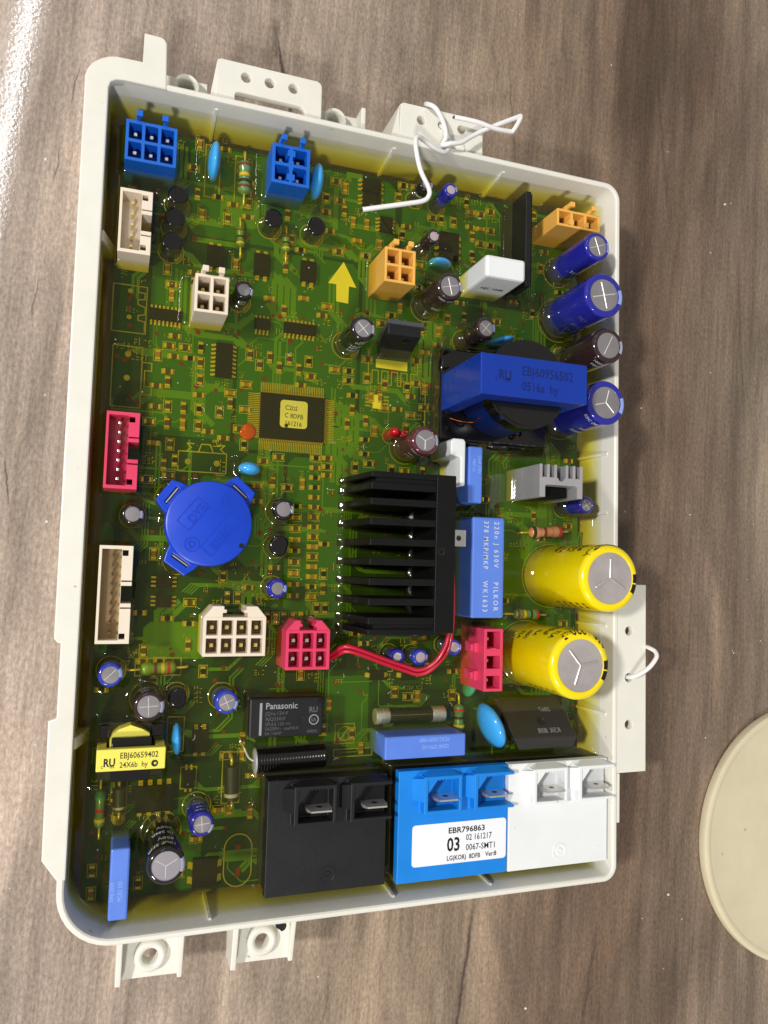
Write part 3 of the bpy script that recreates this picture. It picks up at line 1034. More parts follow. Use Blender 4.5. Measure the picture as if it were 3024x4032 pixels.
slot_connector('cream nine-pin header left of the blue buzzer, lower left wall', 7.0, 75.0, 7.3, 22.2, 19.1, 9, CREAM, mat('tan_floor', (172, 146, 104), 0.5), mat('pin_dark', (90, 66, 40), 0.4))  # tan of resin and warm bounced light put into the floor colour

# tall pink three-way connector, sockets facing up along the east side
g = empty('connector', (101.4, 59.3, ZB), ROOT, 'tall pink three-way connector below the large blue film capacitor')
cx, cy, w, h, Z = 101.4, 59.3, 5.4, 16.2, 22.4
ys = [cy - h / 2]
for k in range(3):
    y0 = cy - h / 2 + 0.75 + k * (h - 0.75) / 3
    ys += [y0, y0 + (h - 0.75) / 3 - (0.75 if k == 2 else 1.9)]
ys.append(cy + h / 2)
b = MB().voxel([cx - w / 2, cx - w / 2 + 0.75, cx + w / 2 - 0.7, cx + w / 2], ys, [ZB, 15.0, Z], lambda i, j, k: k == 0 or i in (0, 2) or j % 2 == 0)
bevelled(link('housing', b.mesh('housing', PINK), g), 0.1, 1)
pin = MB().box(-0.45, -0.45, 0, 0.45, 0.45, 3.6, 0.12).mesh('pin', STEEL)
for k in range(3):
    link('pin', pin, g, loc=(cx, (ys[2 * k + 1] + ys[2 * k + 2]) / 2, 15.0))
for k, yy in enumerate((cy + 2.9, cy - 4.4)):
    b = MB().box(cx - w / 2 - 1.2, yy - 1.3, 12.6, cx - w / 2, yy + 1.3, 19.2, 0.2)
    b.box(cx - w / 2 - 2.0, yy - 0.9, 16.6, cx - w / 2 - 1.21, yy + 0.9, 18.6, 0.15)
    link('latch', b.mesh('latch', PINK), g)
for yy in (cy + 2.3, cy - 3.0):
    bb = MB().voxel([cx - 0.7, cx - 0.35, cx + 0.35, cx + 0.7], [yy - 0.8, yy - 0.45, yy + 0.45, yy + 0.8], [Z - 3, Z - 1, Z + 0.02], lambda i, j, k: not (i == 1 and j == 1 and k == 1))
    link('key_rib', bb.mesh('key_rib', PINK), g)
foot_r(cx - w / 2, cy - h / 2, cx + w / 2, cy + h / 2, 1.3)

# ------------------------------------------------------------------ electrolytic capacitors
W4 = PRT_WHITE
ecap('small navy capacitor below the knotted white wire', 88.0, 185.6, 2.0, 19.0, SLV_BLUE, STR_BLUE, 0, sdir=0.2, disc=0.62, face=mat('cap_top_pinkgrey', (176, 160, 160), 0.4))
ecap('small black capacitor half hidden by the white wire', 81.2, 186.2, 1.9, 18.0, SLV_BLK, STR_GREY, 0, disc=0.65, lines=[('HNP', 3.6, 13.6, 1.3)])
ecap('small brown capacitor behind the orange four-way connector', 83.0, 171.4, 2.0, 19.8, SLV_BRN, None, 0, disc=0.62, face=mat('cap_top_pinkgrey', (176, 160, 160), 0.4))
ecap('dark brown capacitor right of the orange four-way connector', 85.3, 155.9, 3.7, 26.0, SLV_BRN, STR_GREY, 4, 0.25, 0.1, [('105C 220uF', 3.9, 24.0, 1.3), ('105C', 4.2, 17.0, 1.6)])
ecap('brown capacitor left of a light blue disc capacitor', 97.5, 147.4, 3.0, 22.6, SLV_BRN, STR_BLUE, 4, 0.9, 0.1, [('PET', 4.4, 20.6, 1.4)])
ecap('slim tall blue capacitor below the orange three-way connector', 127.8, 172.4, 4.0, 29.2, SLV_BLUE, STR_BLUE, 4, 0.35, 0.0, [('16V', 4.2, 18, 2.0), ('1000uF', 1.2, 27.4, 1.0)])
ecap('large blue capacitor uppermost of the big ones by the right wall', 128.2, 157.8, 6.1, 31.8, SLV_BLUE, STR_BLUE, 4, 0.25, 0.0, [('16V 2200uF', 4.0, 17, 2.2), ('85C (M)', 4.1, 20.5, 2.2), ('PET', 4.0, 25, 2.0)], pm=PRT_FAINT, wide=0.38)
ecap('dark brown capacitor between the two large blue ones on the right', 130.2, 144.4, 4.9, 31.0, SLV_BRN, STR_GREY, 2, 1.1, -0.05, [('1000uF', 4.0, 28.4, 1.6), ('105C', 4.1, 26.3, 1.5), ('PET', 2.2, 28.6, 1.3)])
ecap('large blue capacitor behind the right end of the blue transformer', 129.0, 128.4, 6.0, 31.8, SLV_BLUE, STR_BLUE, 3, 1.3, -0.1, [('85C (M)', 3.7, 29.0, 1.8), ('PET', 2.3, 29.2, 1.4), ('16V', 4.3, 22, 2.2), ('2200', 4.2, 18.5, 2.2)])
ecap('black capacitor with white print below the yellow arrow', 62.5, 142.2, 3.2, 24.6, SLV_BLK, STR_GREY, 4, 0.75, 0.0, [('HNP', 4.25, 18.0, 1.7), ('PET', 4.25, 16.2, 1.7), ('HNP', 4.25, 14.3, 1.7), ('PET', 4.35, 20.9, 1.7), ('HNL', 4.6, 22.6, 1.2), ('16V', 1.0, 22.8, 1.0)])
ecap('small black capacitor next to the cream four-way connector', 33.6, 150.2, 2.3, 17.5, SLV_BLK, STR_GREY, 0, disc=0.66, lines=[('50V', 4.3, 14.4, 1.4), ('85C', 4.3, 12.9, 1.4), ('PET', 1.0, 16.0, 0.9)], sdir=-0.2)
ecap('maroon capacitor beside the red lamp', 80.2, 115.4, 3.8, 23.9, SLV_MAR, STR_GREY, 3, 2.6, 0.1, [('100uF KMG', 3.7, 21.8, 1.5), ('105C', 3.9, 16.5, 1.4), ('50V', 3.9, 18.6, 1.4), ('KMG', 1.0, 21.8, 1.4)])
ecap('short grey-topped capacitor left of the blue buzzer', 10.1, 93.6, 2.5, 15.4, SLV_BLK, STR_GREY, 0, disc=0.7)
ecap('short black capacitor right of the buzzer, upper one', 45.8, 96.5, 2.8, 15.8, SLV_BLK, STR_GREY, 0, disc=0.66, lines=[('PET', 4.4, 14.0, 1.0)])
ecap('short blue capacitor below right of the buzzer', 45.0, 76.8, 2.5, 15.6, SLV_BLUE, STR_BLUE, 0, disc=0.62, lines=[('25V', 1.1, 13.9, 1.1)])
ecap('blue capacitor below the nine-pin header at the left wall', 7.0, 56.7, 2.75, 17.5, SLV_MID, STR_BLUE, 2, 0.75, 0.2, [('SHINPOO', 0.9, 15.6, 1.1)])
ecap('dark capacitor touching the yellow transformer', 15.6, 49.8, 3.5, 20.0, SLV_BRN, STR_GREY, 4, 0.05, -0.05, [('PET', 1.6, 18.0, 1.3), ('105C', 1.4, 15.0, 1.5), ('HEL', 4.6, 18.2, 1.2)])
ecap('blue capacitor left of the black relay with white lettering', 33.4, 49.8, 2.8, 18.0, SLV_MID, STR_BLUE, 4, 0.4, -0.3, [('HNL', 1.1, 16.0, 1.2), ('HNP', 4.4, 16.0, 1.2)])
ecap('navy capacitor below the black barrel diode', 28.3, 23.5, 2.8, 22.5, SLV_BLUE, STR_GREY, 4, 0.1, -0.5, [('HNL', 1.3, 20.0, 1.4), ('PET', 1.3, 17.6, 1.4), ('25V', 1.3, 15.2, 1.4)])
ecap('tall black capacitor with a grey top near the bottom left corner', 20.2, 18.3, 4.0, 31.0, SLV_BLK, STR_GREY, 3, 0.5, 0.0, [('10uF SHR', 1.0, 27.6, 2.0), ('450V', 1.1, 24.6, 2.0), ('10 SMR', 1.0, 20.8, 2.0), ('450V', 1.1, 17.6, 2.0), ('(M)S', 3.2, 28.2, 1.8)], disc=0.78, face=mat('cap_top_grey', (150, 146, 154), 0.4))
ecap('small navy capacitor below the silver heat sink', 130.5, 101.6, 2.4, 21.0, SLV_BLUE, None, 4, 0.6, 0.0, [('HNP', 4.6, 19.2, 0.9), ('PET', 1.0, 19.3, 0.9)])
ecap('small blue capacitor right of the red wires', 93.1, 62.0, 2.15, 16.0, SLV_MID, STR_BLUE, 0, disc=0.62, face=mat('cap_top_pale', (196, 192, 188), 0.4))
ecap('small blue capacitor under the bend of the red wires', 83.6, 59.4, 2.2, 15.6, SLV_MID, STR_BLUE, 0, disc=0.62, face=mat('cap_top_pinkgrey', (176, 160, 160), 0.4))
ecap('small blue capacitor behind the red wires', 77.2, 59.6, 2.2, 15.3, SLV_BLUE, None, 0, disc=0.5, face=mat('cap_top_pale', (196, 192, 188), 0.4))


def yellow_cap(label, cx, cy, r, Z, ang, lines):
    g = ecap(label, cx, cy, r, Z, SLV_YEL, None, 0, disc=0.76, face=ALUD, edge=1.5)
    e = 1.5
    rt = r * 0.76
    b = MB()
    for k in range(3):
        t_ = ang + 2 * math.pi * k / 3
        L, ww = rt * 0.78, 0.36
        d = Vector((math.cos(t_), math.sin(t_), 0))
        b.cyl_along(Vector((cx, cy, Z - 0.17)), Vector((cx, cy, Z - 0.17)) + d, [(0.0, 0.1), (0.1, ww), (L - 0.3, ww), (L - 0.08, ww * 0.8), (L, 0.1)], 12)
    link('vent_score', b.mesh('vent_score', STEEL, 50), g)
    o_ = 0.035
    p2 = [(r + o_, Z - 3.2)] + [(r - e + (e + o_) * math.cos(q), Z - e + (e + o_) * math.sin(q)) for q in [math.pi / 2 * i / 6 for i in range(7)]] + [(rt + 0.16, Z + o_)]
    for a0, a1 in ((-0.52, -0.20), (-0.15, 0.16)):
        link('polarity_stripe', MB().lathe(p2, cx, cy, 8, a0, a1).mesh('polarity_stripe', PRT_BLACK, 40), g)
    b = MB()
    for (txt, a0, z, size) in lines:
        q = wrap_shoulder(lettering([(txt, 0, 0, size, 0, 0.8, 0.07)], 0), cx, cy, r, a0, z, Z, e)
        b.add(q.v, q.f)
    # small date blocks down the south side
    for k in range(5):
        for j in range(2):
            for i in range(3):
                a0, z0 = 4.0 + j * 0.17, Z - 4.6 - k * 2.9 + i * 0.0
                q = wrap_round(MB().add([(i * 0.36, 0, 0), (i * 0.36 + 0.22, 0, 0), (i * 0.36 + 0.22, 0.9, 0), (i * 0.36, 0.9, 0)], [(0, 1, 2, 3)]), cx, cy, r + 0.06, a0, z0)
                b.add(q.v, q.f)
                q = wrap_round(MB().add([(i * 0.36, 0, 0), (i * 0.36 + 0.3, 0, 0), (i * 0.36 + 0.3, 0.16, 0), (i * 0.36, 0.16, 0)], [(0, 1, 2, 3)]), cx, cy, r + 0.064, a0, z0 + 1.05)
                b.add(q.v, q.f)
    link('printing', b.mesh('printing', PRT_BLACK), g)
    return g


yellow_cap('large yellow capacitor, upper of the pair, overhanging the right bracket', 126.7, 81.5, 8.7, 37.3, math.pi / 2 - 0.02, [('SAMYOUNG', 1.1, 35.6, 1.8), ('TLA', 2.0, 35.0, 2.8), ('105C', 1.8, 26.8, 2.4), ('220uF', 1.6, 29.4, 2.8), ('TLA', 1.9, 24.6, 2.0), ('220uF', 1.8, 19.0, 2.0), ('TLA', 2.0, 21.6, 1.9)])
yellow_cap('large yellow capacitor, lower of the pair, with print facing up', 118.6, 59.4, 8.7, 36.5, 0.18, [('250V 220uF', 0.55, 34.2, 3.7), ('TLA', 1.9, 30.4, 2.6), ('105C', 1.3, 31.2, 2.2), ('220uF', 1.6, 26.4, 2.8), ('TLA', 2.0, 22.8, 2.0), ('105C', 2.1, 19.6, 2.0), ('TLA', 2.2, 16.4, 2.0)])

# ------------------------------------------------------------------ transistors in small round packages
for lab, x, y, r, d in (('top black transistor of the column of three beside the cream header', 17.0, 172.6, 2.45, 10), ('middle black transistor of the column of three', 16.5, 166.8, 2.5, 10), ('lowest black transistor of the column of three', 16.1, 160.6, 2.5, 10),
                        ('black transistor below the blue four-way connector, left one', 40.7, 171.1, 2.5, -100), ('black transistor below the blue four-way connector, right one', 52.0, 171.0, 2.5, -100),
                        ('black transistor right of the buzzer below a black capacitor', 45.4, 87.4, 2.6, 80), ('black transistor right of the dark capacitor at lower left', 22.4, 50.6, 2.3, 90)):
    to92(lab, x, y, r, 14.6, d)

# ------------------------------------------------------------------ disc capacitors
disc_cap('light blue disc capacitor right of the blue six-way connector', 25.4, 183.4, 9.6, 3.2, 18.0, 88)
disc_cap('light blue disc capacitor touching the blue four-way connector', 51.8, 183.3, 9.2, 3.4, 17.8, 88)
disc_cap('small light blue disc capacitor near the white box capacitor', 88.2, 167.6, 6.6, 2.6, 15.0, -6)
disc_cap('light blue disc capacitor above the blue transformer', 107.0, 147.6, 8.6, 2.6, 16.4, 18)
disc_cap('small light blue disc capacitor above the buzzer', 37.2, 106.4, 5.6, 3.4, 15.6, -2)
disc_cap('narrow light blue disc capacitor right of the yellow transformer', 22.6, 40.8, 7.4, 2.4, 16.6, 92)
disc_cap('big light blue disc capacitor left of the bridge rectifier', 104.6, 40.8, 12.6, 5.0, 21.5, 112)
disc_cap('dull blue disc capacitor half sunk beside the fuse', 101.0, 50.8, 6.6, 3.0, 12.6, 70)

# ------------------------------------------------------------------ resistors and diodes
resistor('pale green resistor left of the blue four-way connector', (33.4, 186.4), (33.5, 177.6), 1.75, 10.9, RES_G, [(0.16, BAND_B), (0.45, BAND_Y), (0.64, BAND_K), (0.82, BAND_B)])
resistor('small green resistor, left of two below the blue connectors', (33.1, 169.4), (33.3, 163.9), 1.1, 9.6, RES_G, [(0.2, BAND_B), (0.5, BAND_K), (0.8, BAND_Y)])
resistor('small green resistor, right of two below the blue connectors', (45.1, 169.5), (45.2, 164.6), 1.1, 9.6, RES_G, [(0.2, BAND_B), (0.5, BAND_K), (0.8, BAND_Y)])
resistor('pink resistor above the upper yellow capacitor', (118.2, 93.8), (128.8, 94.4), 1.7, 10.6, RES_P, [(0.12, BAND_K), (0.45, BAND_B), (0.72, BAND_R), (0.9, BAND_R)])
resistor('pale green resistor between the two yellow capacitors', (113.4, 70.6), (121.6, 70.4), 1.5, 10.8, RES_G, [(0.14, BAND_B), (0.4, BAND_Y), (0.66, BAND_K), (0.88, BAND_R)])
resistor('yellow-green resistor below the nine-pin header', (13.6, 57.0), (22.0, 57.3), 1.6, 10.9, RES_Y, [(0.42, BAND_B), (0.62, BAND_Y), (0.78, BAND_R)])
resistor('thin green resistor standing along the left wall below the yellow transformer', (6.2, 29.4), (6.3, 20.6), 1.2, 9.8, RES_G, [(0.15, mat('band_teal', (30, 130, 120), 0.3)), (0.55, BAND_R), (0.8, BAND_Y)])
resistor('pale green resistor at the right end of the fuse', (97.3, 46.0), (97.4, 38.8), 1.5, 10.4, RES_G, [(0.2, BAND_R), (0.5, BAND_K), (0.8, BAND_Y)])


def diode(label, p0, p1, r, z, m, ring):
    g = empty('diode', ((p0[0] + p1[0]) / 2, (p0[1] + p1[1]) / 2, ZB), ROOT, label)
    a, c = Vector((p0[0], p0[1], z)), Vector((p1[0], p1[1], z))
    L, d = (c - a).length, (c - a).normalized()
    link('body', MB().cyl_along(a, c, [(0, r * 0.7), (0.3, r), (L - 0.3, r), (L, r * 0.7)], 24).mesh('body', m, 40), g)
    link('band', MB().cyl_along(a + d * L * 0.78, c, [(0, r + 0.03), (L * 0.1, r + 0.03)], 24).mesh('band', ring, 40), g)
    for s0, dr in ((a, -d), (c, d)):
        e_ = s0 + dr * 2.4
        link('lead', MB().tube([s0 - dr * 0.3, s0 + dr * 1.5, (e_.x, e_.y, ZB)], 0.4, 8, 4).mesh('lead', GOLD, 60), g)


diode('black barrel diode standing between relay and left components', (36.3, 33.3), (36.6, 24.7), 1.8, 10.2, BLACK, PRT_GREY)
diode('small black diode with grey band near the lower left', (10.3, 29.6), (10.5, 24.0), 1.5, 9.8, BLACK, PRT_GREY)

# ------------------------------------------------------------------ film capacitors
film_box('thin light blue film capacitor right of the white clip', 95.9, 107.9, 4.1, 15.1, 21.0, [('22nK 275V', 96.6, 113.0, 1.3, -90, 0.8), ('MKP X2', 95.0, 112.0, 1.2, -90, 0.8)])
film_box('large light blue film capacitor with white print beside the black heat sink', 99.8, 83.4, 9.6, 26.6, 21.5, [('220n J 630V', 101.5, 95.6, 2.0, -90, 0.85, 0.02, 1.45), ('PILKOR', 101.5, 79.6, 2.0, -90, 0.85, 0.02, 1.45), ('378 MKP/MKP', 98.4, 95.7, 2.0, -90, 0.8, 0.02, 1.4), ('WK1633', 98.4, 79.9, 2.0, -90, 0.85, 0.02, 1.45)], bev=0.6, pm=PRT_WHITE)
film_box('wide light blue film capacitor above the blue relay', 83.6, 37.6, 22.2, 5.7, 20.6, [('220nK 275V-X2', 90.0, 37.9, 1.35, 180, 0.85), ('PCX2 335M MKP', 90.0, 39.7, 1.35, 180, 0.85)])
film_box('upright light blue film capacitor in the bottom left corner', 11.1, 11.6, 4.1, 15.4, 21.0, [('33nJ 250V', 10.0, 8.0, 1.3, 90, 0.8), ('PCX2 335', 11.8, 8.0, 1.3, 90, 0.8)])
film_box('white box capacitor leaning over the tall black module', 101.4, 163.3, 11.8, 6.0, 25.9, [('MKP-104', 98.6, 160.9, 1.7, 0, 0.9)][:0], m=WHITE, bev=0.8)
g = [o for o in bpy.data.objects if o.get('label', '').startswith('white box capacitor')][0]
b = lettering([('HJC 104K', 0, 0, 1.9, 0, 0.9, 0.05)], 0)
b.v = [(98.0 + x, 160.3 - 0.02, 17.0 + y) for x, y, z in b.v]
link('printing', b.mesh('printing', PRT_BLACK), g)

# ------------------------------------------------------------------ buzzer
g = empty('buzzer', (27.5, 92.0, ZB), ROOT, 'round blue buzzer with three ears')
link('case', MB().lathe([(9.6, ZB), (9.9, 14.0), (10.2, 14.4), (10.2, 18.3), (10.0, 18.8), (9.6, 19.0), (0.001, 19.02)], 27.5, 92.0, 72).mesh('case', BUZZ, 35), g)
for a in (144, 49, 235):
    t_ = math.radians(a)
    c, s_ = math.cos(t_), math.sin(t_)
    def P(u, v): return (27.5 + u * c - v * s_, 92.0 + u * s_ + v * c)
    ear = plate([P(8.6, -4.3), P(11.2, -3.7), P(13.2, -2.9), P(13.2, 2.9), P(11.2, 3.7), P(8.6, 4.3)], [[P(10.5, -2.3), P(11.3, -2.3), P(11.3, 2.3), P(10.5, 2.3)]], ZB, 17.0, 0.2)
    link('ear', ear.mesh('ear', BUZZ), g)
    q = MB().prism([P(10.75, -2.2), P(11.05, -2.2), P(11.05, 2.2), P(10.75, 2.2)], ZB + 2, 16.8)
    link('pin', q.mesh('pin', STEEL), g)
    x, y = P(10.9, 0)
    foot_c(x, y, 3.0)
b = lettering([('DYE', 23.6, 91.6, 3.0, 52, 0.95, 0.02), ('BS16EP', 28.8, 85.6, 2.6, 52, 0.9, 0.02), ('G', 31.0, 96.6, 2.2, 20, 1.0, 0.02), ('D', 23.0, 85.9, 2.4, 20, 1.0, 0.02)], 19.0)
emb = MB()
emb.add([(x, y, 19.14) for x, y, z in b.v], b.f)
for (x0, y0, L, h_, deg) in ((22.7, 90.3, 7.2, 3.4, 52), (28.2, 84.4, 10.6, 3.2, 52)):
    c, s_ = math.cos(math.radians(deg)), math.sin(math.radians(deg))
    q = lambda u, v: (x0 + u * c - v * s_, y0 + u * s_ + v * c)
    f_ = plate([q(-0.15, -0.15), q(L + 0.15, -0.15), q(L + 0.15, h_ + 0.15), q(-0.15, h_ + 0.15)], [[q(0, 0), q(L, 0), q(L, h_), q(0, h_)]], 19.0, 19.12)
    emb.add(f_.v, f_.f)
for (x, y) in ((31.7, 97.6), (23.6, 86.9)):
    f_ = plate(circ(x, y, 1.75, 30), [circ(x, y, 1.55, 30)], 19.0, 19.12)
    emb.add(f_.v, f_.f)
link('embossing', emb.mesh('embossing', BUZZ), g)
link('sound_hole', MB().lathe([(0.6, 18.99), (0.6, 19.05), (0.001, 19.05)], 35.2, 87.0, 18).mesh('sound_hole', INK), g)
foot_c(27.5, 92.0, 10.0)

# ------------------------------------------------------------------ black heat sink with the power module
g = empty('heat_sink', (76, 87, ZB), ROOT, 'large black finned heat sink in the middle right of the board')
ZT = 30.0
spine = MB().box(81.0, 67.0, 9.0, 86.3, 106.0, ZT, 0.25)
link('spine', spine.mesh('spine', ANOD), g)
fy = [105.2, 102.4, 98.6, 93.8, 88.9, 84.1, 79.3, 74.5, 70.0, 67.3]
for k, y in enumerate(fy):
    th = 0.85 if k not in (0, 9) else 0.7
    xe = 81.02
    b = MB()
    v0 = [(61.6, 9.0), (xe, 9.0), (xe, ZT - 0.02), (64.0, ZT - 0.02)]
    n = 4
    b.v = [(x, y - th, z) for x, z in v0] + [(x, y + th, z) for x, z in v0]
    b.f = [tuple(range(n)), tuple(reversed(range(n, 2 * n)))] + [((i + 1) % n, i, n + i, n + (i + 1) % n) for i in range(n)]
    bevelled(link('fin', b.mesh('fin', ANOD), g), 0.2, 2)
    foot_r(61.9, y - th, 81, y + th, 0.9)
for y0, y1 in ((103.27, 104.48), (68.02, 69.13)):
    link('clip_channel', MB().box(65.5, y0, 9.0, 81.0, y1, ZT - 0.6).mesh('clip_channel', ANOD), g)
link('fixing_screw', MB().lathe([(1.0, ZT - 0.1), (1.0, ZT + 0.05), (0.8, ZT + 0.1), (0.001, ZT - 0.3)], 82.6, 87.0, 20).mesh('fixing_screw', BLACKG, 40), g)
foot_r(81.0, 67.0, 86.3, 106.0, 1.0)
g = empty('metal_clip', (90, 90, ZB), ROOT, 'small silver clip with a hole between heat sink and film capacitor')
link('tongue', plate([(86.4, 88.6), (91.6, 88.6), (91.6, 92.8), (86.4, 92.8)], [circ(89.6, 90.7, 0.7)], 24.2, 24.8).mesh('tongue', STEEL), g)

# white plastic holder between the heat sink and the thin film capacitor
g = empty('clip_holder', (91, 111, ZB), ROOT, 'white plastic holder at the top right corner of the black heat sink')
b = MB().prism([(91.0, 104.6), (92.4, 104.6), (92.4, 116.2), (91.9, 117.0), (89.0, 117.0), (88.2, 116.4), (88.2, 112.6), (91.0, 112.0)], ZB, 22.0)
bevelled(link('body', b.mesh('body', WHITE), g), 0.35, 2)
foot_r(88.4, 112.2, 92.3, 116.8, 1.2)

# ------------------------------------------------------------------ silver heat sink
g = empty('heat_sink', (118, 107, ZB), ROOT, 'small silver comb-shaped heat sink right of the blue film capacitors')
xL, xR, yT, yB = 111.6, 124.8, 111.3, 102.5
ym0, ym1 = 105.8, 107.8
pts = [(xL, yB), (xL + 1.7, yB), (xL + 1.7, ym0 - 0.3), (xL + 2.2, ym0), (xR - 2.2, ym0), (xR - 1.7, ym0 - 0.3), (xR - 1.7, yB), (xR, yB)]
tops = []
cxs = [xL + 0.42, xL + 2.65, xL + 4.85, xR - 4.85, xR - 2.65, xR - 0.42]
for q in reversed(cxs):
    tops += [(q + 0.42, ym1), (q + 0.42, yT - 0.2), (q + 0.2, yT), (q - 0.2, yT), (q - 0.42, yT - 0.2), (q - 0.42, ym1)]
    if abs(q - (xR - 4.85)) < 0.01:
        tops += [(118.2 + 1.0, ym1 - 0.1), (118.2 + 0.6, ym1 - 0.8), (118.2, ym1 - 1.0), (118.2 - 0.6, ym1 - 0.8), (118.2 - 1.0, ym1 - 0.1)]
tops[0] = (xR, ym1 - 0.01)
tops[-1] = (xL, ym1 - 0.01)
b = MB().prism(pts + tops, ZB + 1, 27.2)
link('extrusion', b.mesh('extrusion', ALU), g)
link('power_transistor', MB().box(xL + 2.4, 102.9, ZB + 1, xR - 2.4, 105.75, 23.4, 0.3).mesh('power_transistor', EPOXY), g)
foot_r(xL, yB, xR, yT, 1.2)

# ------------------------------------------------------------------ tall black module strip, regulator, bridge rectifier
g = empty('power_module', (109.8, 174, ZB), ROOT, 'tall thin black module standing on edge near the top right')
link('body', MB().box(109.0, 160.6, ZB, 110.7, 187.6, 22.6, 0.2).mesh('body', BLACK), g)
link('back_plate', MB().box(110.72, 161.0, ZB, 111.2, 187.2, 22.2, 0.1).mesh('back_plate', ANOD), g)
foot_r(109.0, 160.6, 110.7, 187.6, 1.3)

g = empty('regulator', (74, 141, ZB), ROOT, 'black three-leg regulator leaning back below the orange connector')
b = MB().hexa([(70.6, 139.3, 11.0), (79.6, 139.3, 11.0), (79.6, 142.3, 11.0), (70.6, 142.3, 11.0)], [(70.4, 143.0, 20.6), (79.6, 143.0, 20.6), (79.6, 145.6, 20.6), (70.4, 145.6, 20.6)], 0.3)
link('body', b.mesh('body', BLACK), g)
b = MB().hexa([(70.2, 142.35, 11.0), (80.0, 142.35, 11.0), (80.0, 143.4, 11.0), (70.2, 143.4, 11.0)], [(70.0, 145.65, 21.2), (80.0, 145.65, 21.2), (80.0, 146.7, 21.2), (70.0, 146.7, 21.2)], 0.1)
link('metal_tab', b.mesh('metal_tab', mat('tab_grey', (98, 100, 104), 0.4, metal=0.6)), g)
n_ = Vector((0, -9.6, 3.7)).normalized()
c0 = Vector((76.0, 142.15, 18.4))
link('mould_mark', MB().cyl_along(c0 - n_ * 0.2, c0 + n_, [(0, 0.9), (0.3, 0.9), (0.36, 0.7)], 20).mesh('mould_mark', BLACKG, 40), g)
foot_r(70.6, 139.3, 79.6, 143.4, 1.2)

g = empty('bridge_rectifier', (118, 42, ZB), ROOT, 'black bridge rectifier leaning below the lower yellow capacitor')
bot = [(107.5, 43.6, 11.0), (127.4, 43.6, 11.0), (127.4, 47.8, 11.0), (107.5, 47.8, 11.0)]
top = [(111.5, 34.6, 18.6), (128.4, 34.6, 18.6), (128.4, 38.2, 20.4), (109.0, 38.2, 20.4)]
link('body', MB().hexa(bot, top, 0.35).mesh('body', mat('rectifier_epoxy', (46, 44, 42), 0.42, bump=0.1)), g)
def on_face(u, v, lift=0.03):
    a, b_, c, d = Vector(bot[3]), Vector(bot[2]), Vector(top[2]), Vector(top[3])
    p = (a * (1 - u) + b_ * u) * (1 - v) + (d * (1 - u) + c * u) * v
    nn = (b_ - a).cross(d - a).normalized()
    return p + (nn if nn.z > 0 else -nn) * lift
b = lettering([('2867', 0.78, 0.36, 0.10, 0, 1.0), ('K5K 80R', 0.80, 0.86, 0.11, 0, 1.0)], 0)
pr = MB()
pr.add([tuple(on_face(0.78 - (x - 0.78) * 0.9 if y < 0.6 else 0.78 - (x - 0.80) * 0.9, y * 1.0 if False else (0.40 - (y - 0.36) * 1.5 if y < 0.6 else 0.90 - (y - 0.86) * 1.5))) for x, y, z in b.v], b.f)
link('printing', pr.mesh('printing', PRT_GREY), g)
ctr = on_face(0.55, 0.62, 0.0)
nn = (on_face(0.55, 0.62, 1.0) - ctr).normalized()
link('fixing_hole', MB().cyl_along(ctr - nn * 0.3, ctr + nn, [(0, 1.3), (0.34, 1.3), (0.36, 1.1)], 22).mesh('fixing_hole', BLACKG, 40), g)
foot_r(107.6, 43.0, 127.3, 47.6, 1.0)

# ------------------------------------------------------------------ big blue transformer
g = empty('transformer', (103, 130.4, ZB), ROOT, 'large blue taped transformer at the upper right')
link('bobbin_base', MB().box(87.6, 117.6, ZB, 120.6, 142.8, 15.5, 0.5).mesh('bobbin_base', BLACKG), g)
link('winding', MB().lathe([(10.8, 15.4), (11.2, 16.0), (11.2, 27.6), (10.8, 28.0)], 104.5, 130.6, 56).mesh('winding', mat('winding_tape', (4, 30, 90), 0.3), 40), g)
prof = []
for k in range(5):
    z = 28.0 + k * 1.0
    prof += [(11.6, z), (11.6, z + 0.6), (10.9, z + 0.65), (10.9, z + 1.0)]
link('bobbin_flange', MB().lathe(prof, 104.5, 130.6, 56).mesh('bobbin_flange', BLACKG, 30), g)
b = MB().voxel([88.0, 92.5, 113.6, 118.1], [125.3, 135.5], [ZB, 33.2, 39.0], lambda i, j, k: k == 1 or i != 1)
bevelled(link('core_tape', b.mesh('core_tape', mat('transformer_tape', (3, 52, 158), 0.28, coat=0.2)), g), 0.3, 2)
link('printing', lettering([('EBJ60956502', 99.2, 131.0, 3.3, -1, 0.84, 0.04), ('0516a  hy', 99.3, 127.2, 3.2, -1, 0.82, 0.04), ('RU', 92.8, 129.4, 3.4, -1, 0.8, 0.1), ('c    us', 91.9, 128.9, 2.0, -1, 0.9)], 39.03).mesh('printing', PRT_DBLUE), g)
for k in range(6):
    y = 120.2 + k * 4.2
    link('pin', MB().box(88.6, y, 15.5, 89.5, y + 0.9, 17.3 + 0.3 * (k % 2), 0.15).mesh('pin', BLACKG), g)
b = MB().tube([(90.5, 123.5, 15.6), (93.0, 122.6, 17.2), (95.2, 122.2, 19.0), (96.6, 122.6, 19.6)], 0.28, 8)
link('winding_end', b.mesh('winding_end', COPPER, 60), g)
b = MB().tube([(108.5, 121.0, 15.6), (109.6, 119.9, 17.0), (110.8, 119.9, 17.6), (111.4, 121.0, 17.0)], 0.35, 8)
link('winding_end', b.mesh('winding_end', COPPER, 60), g)
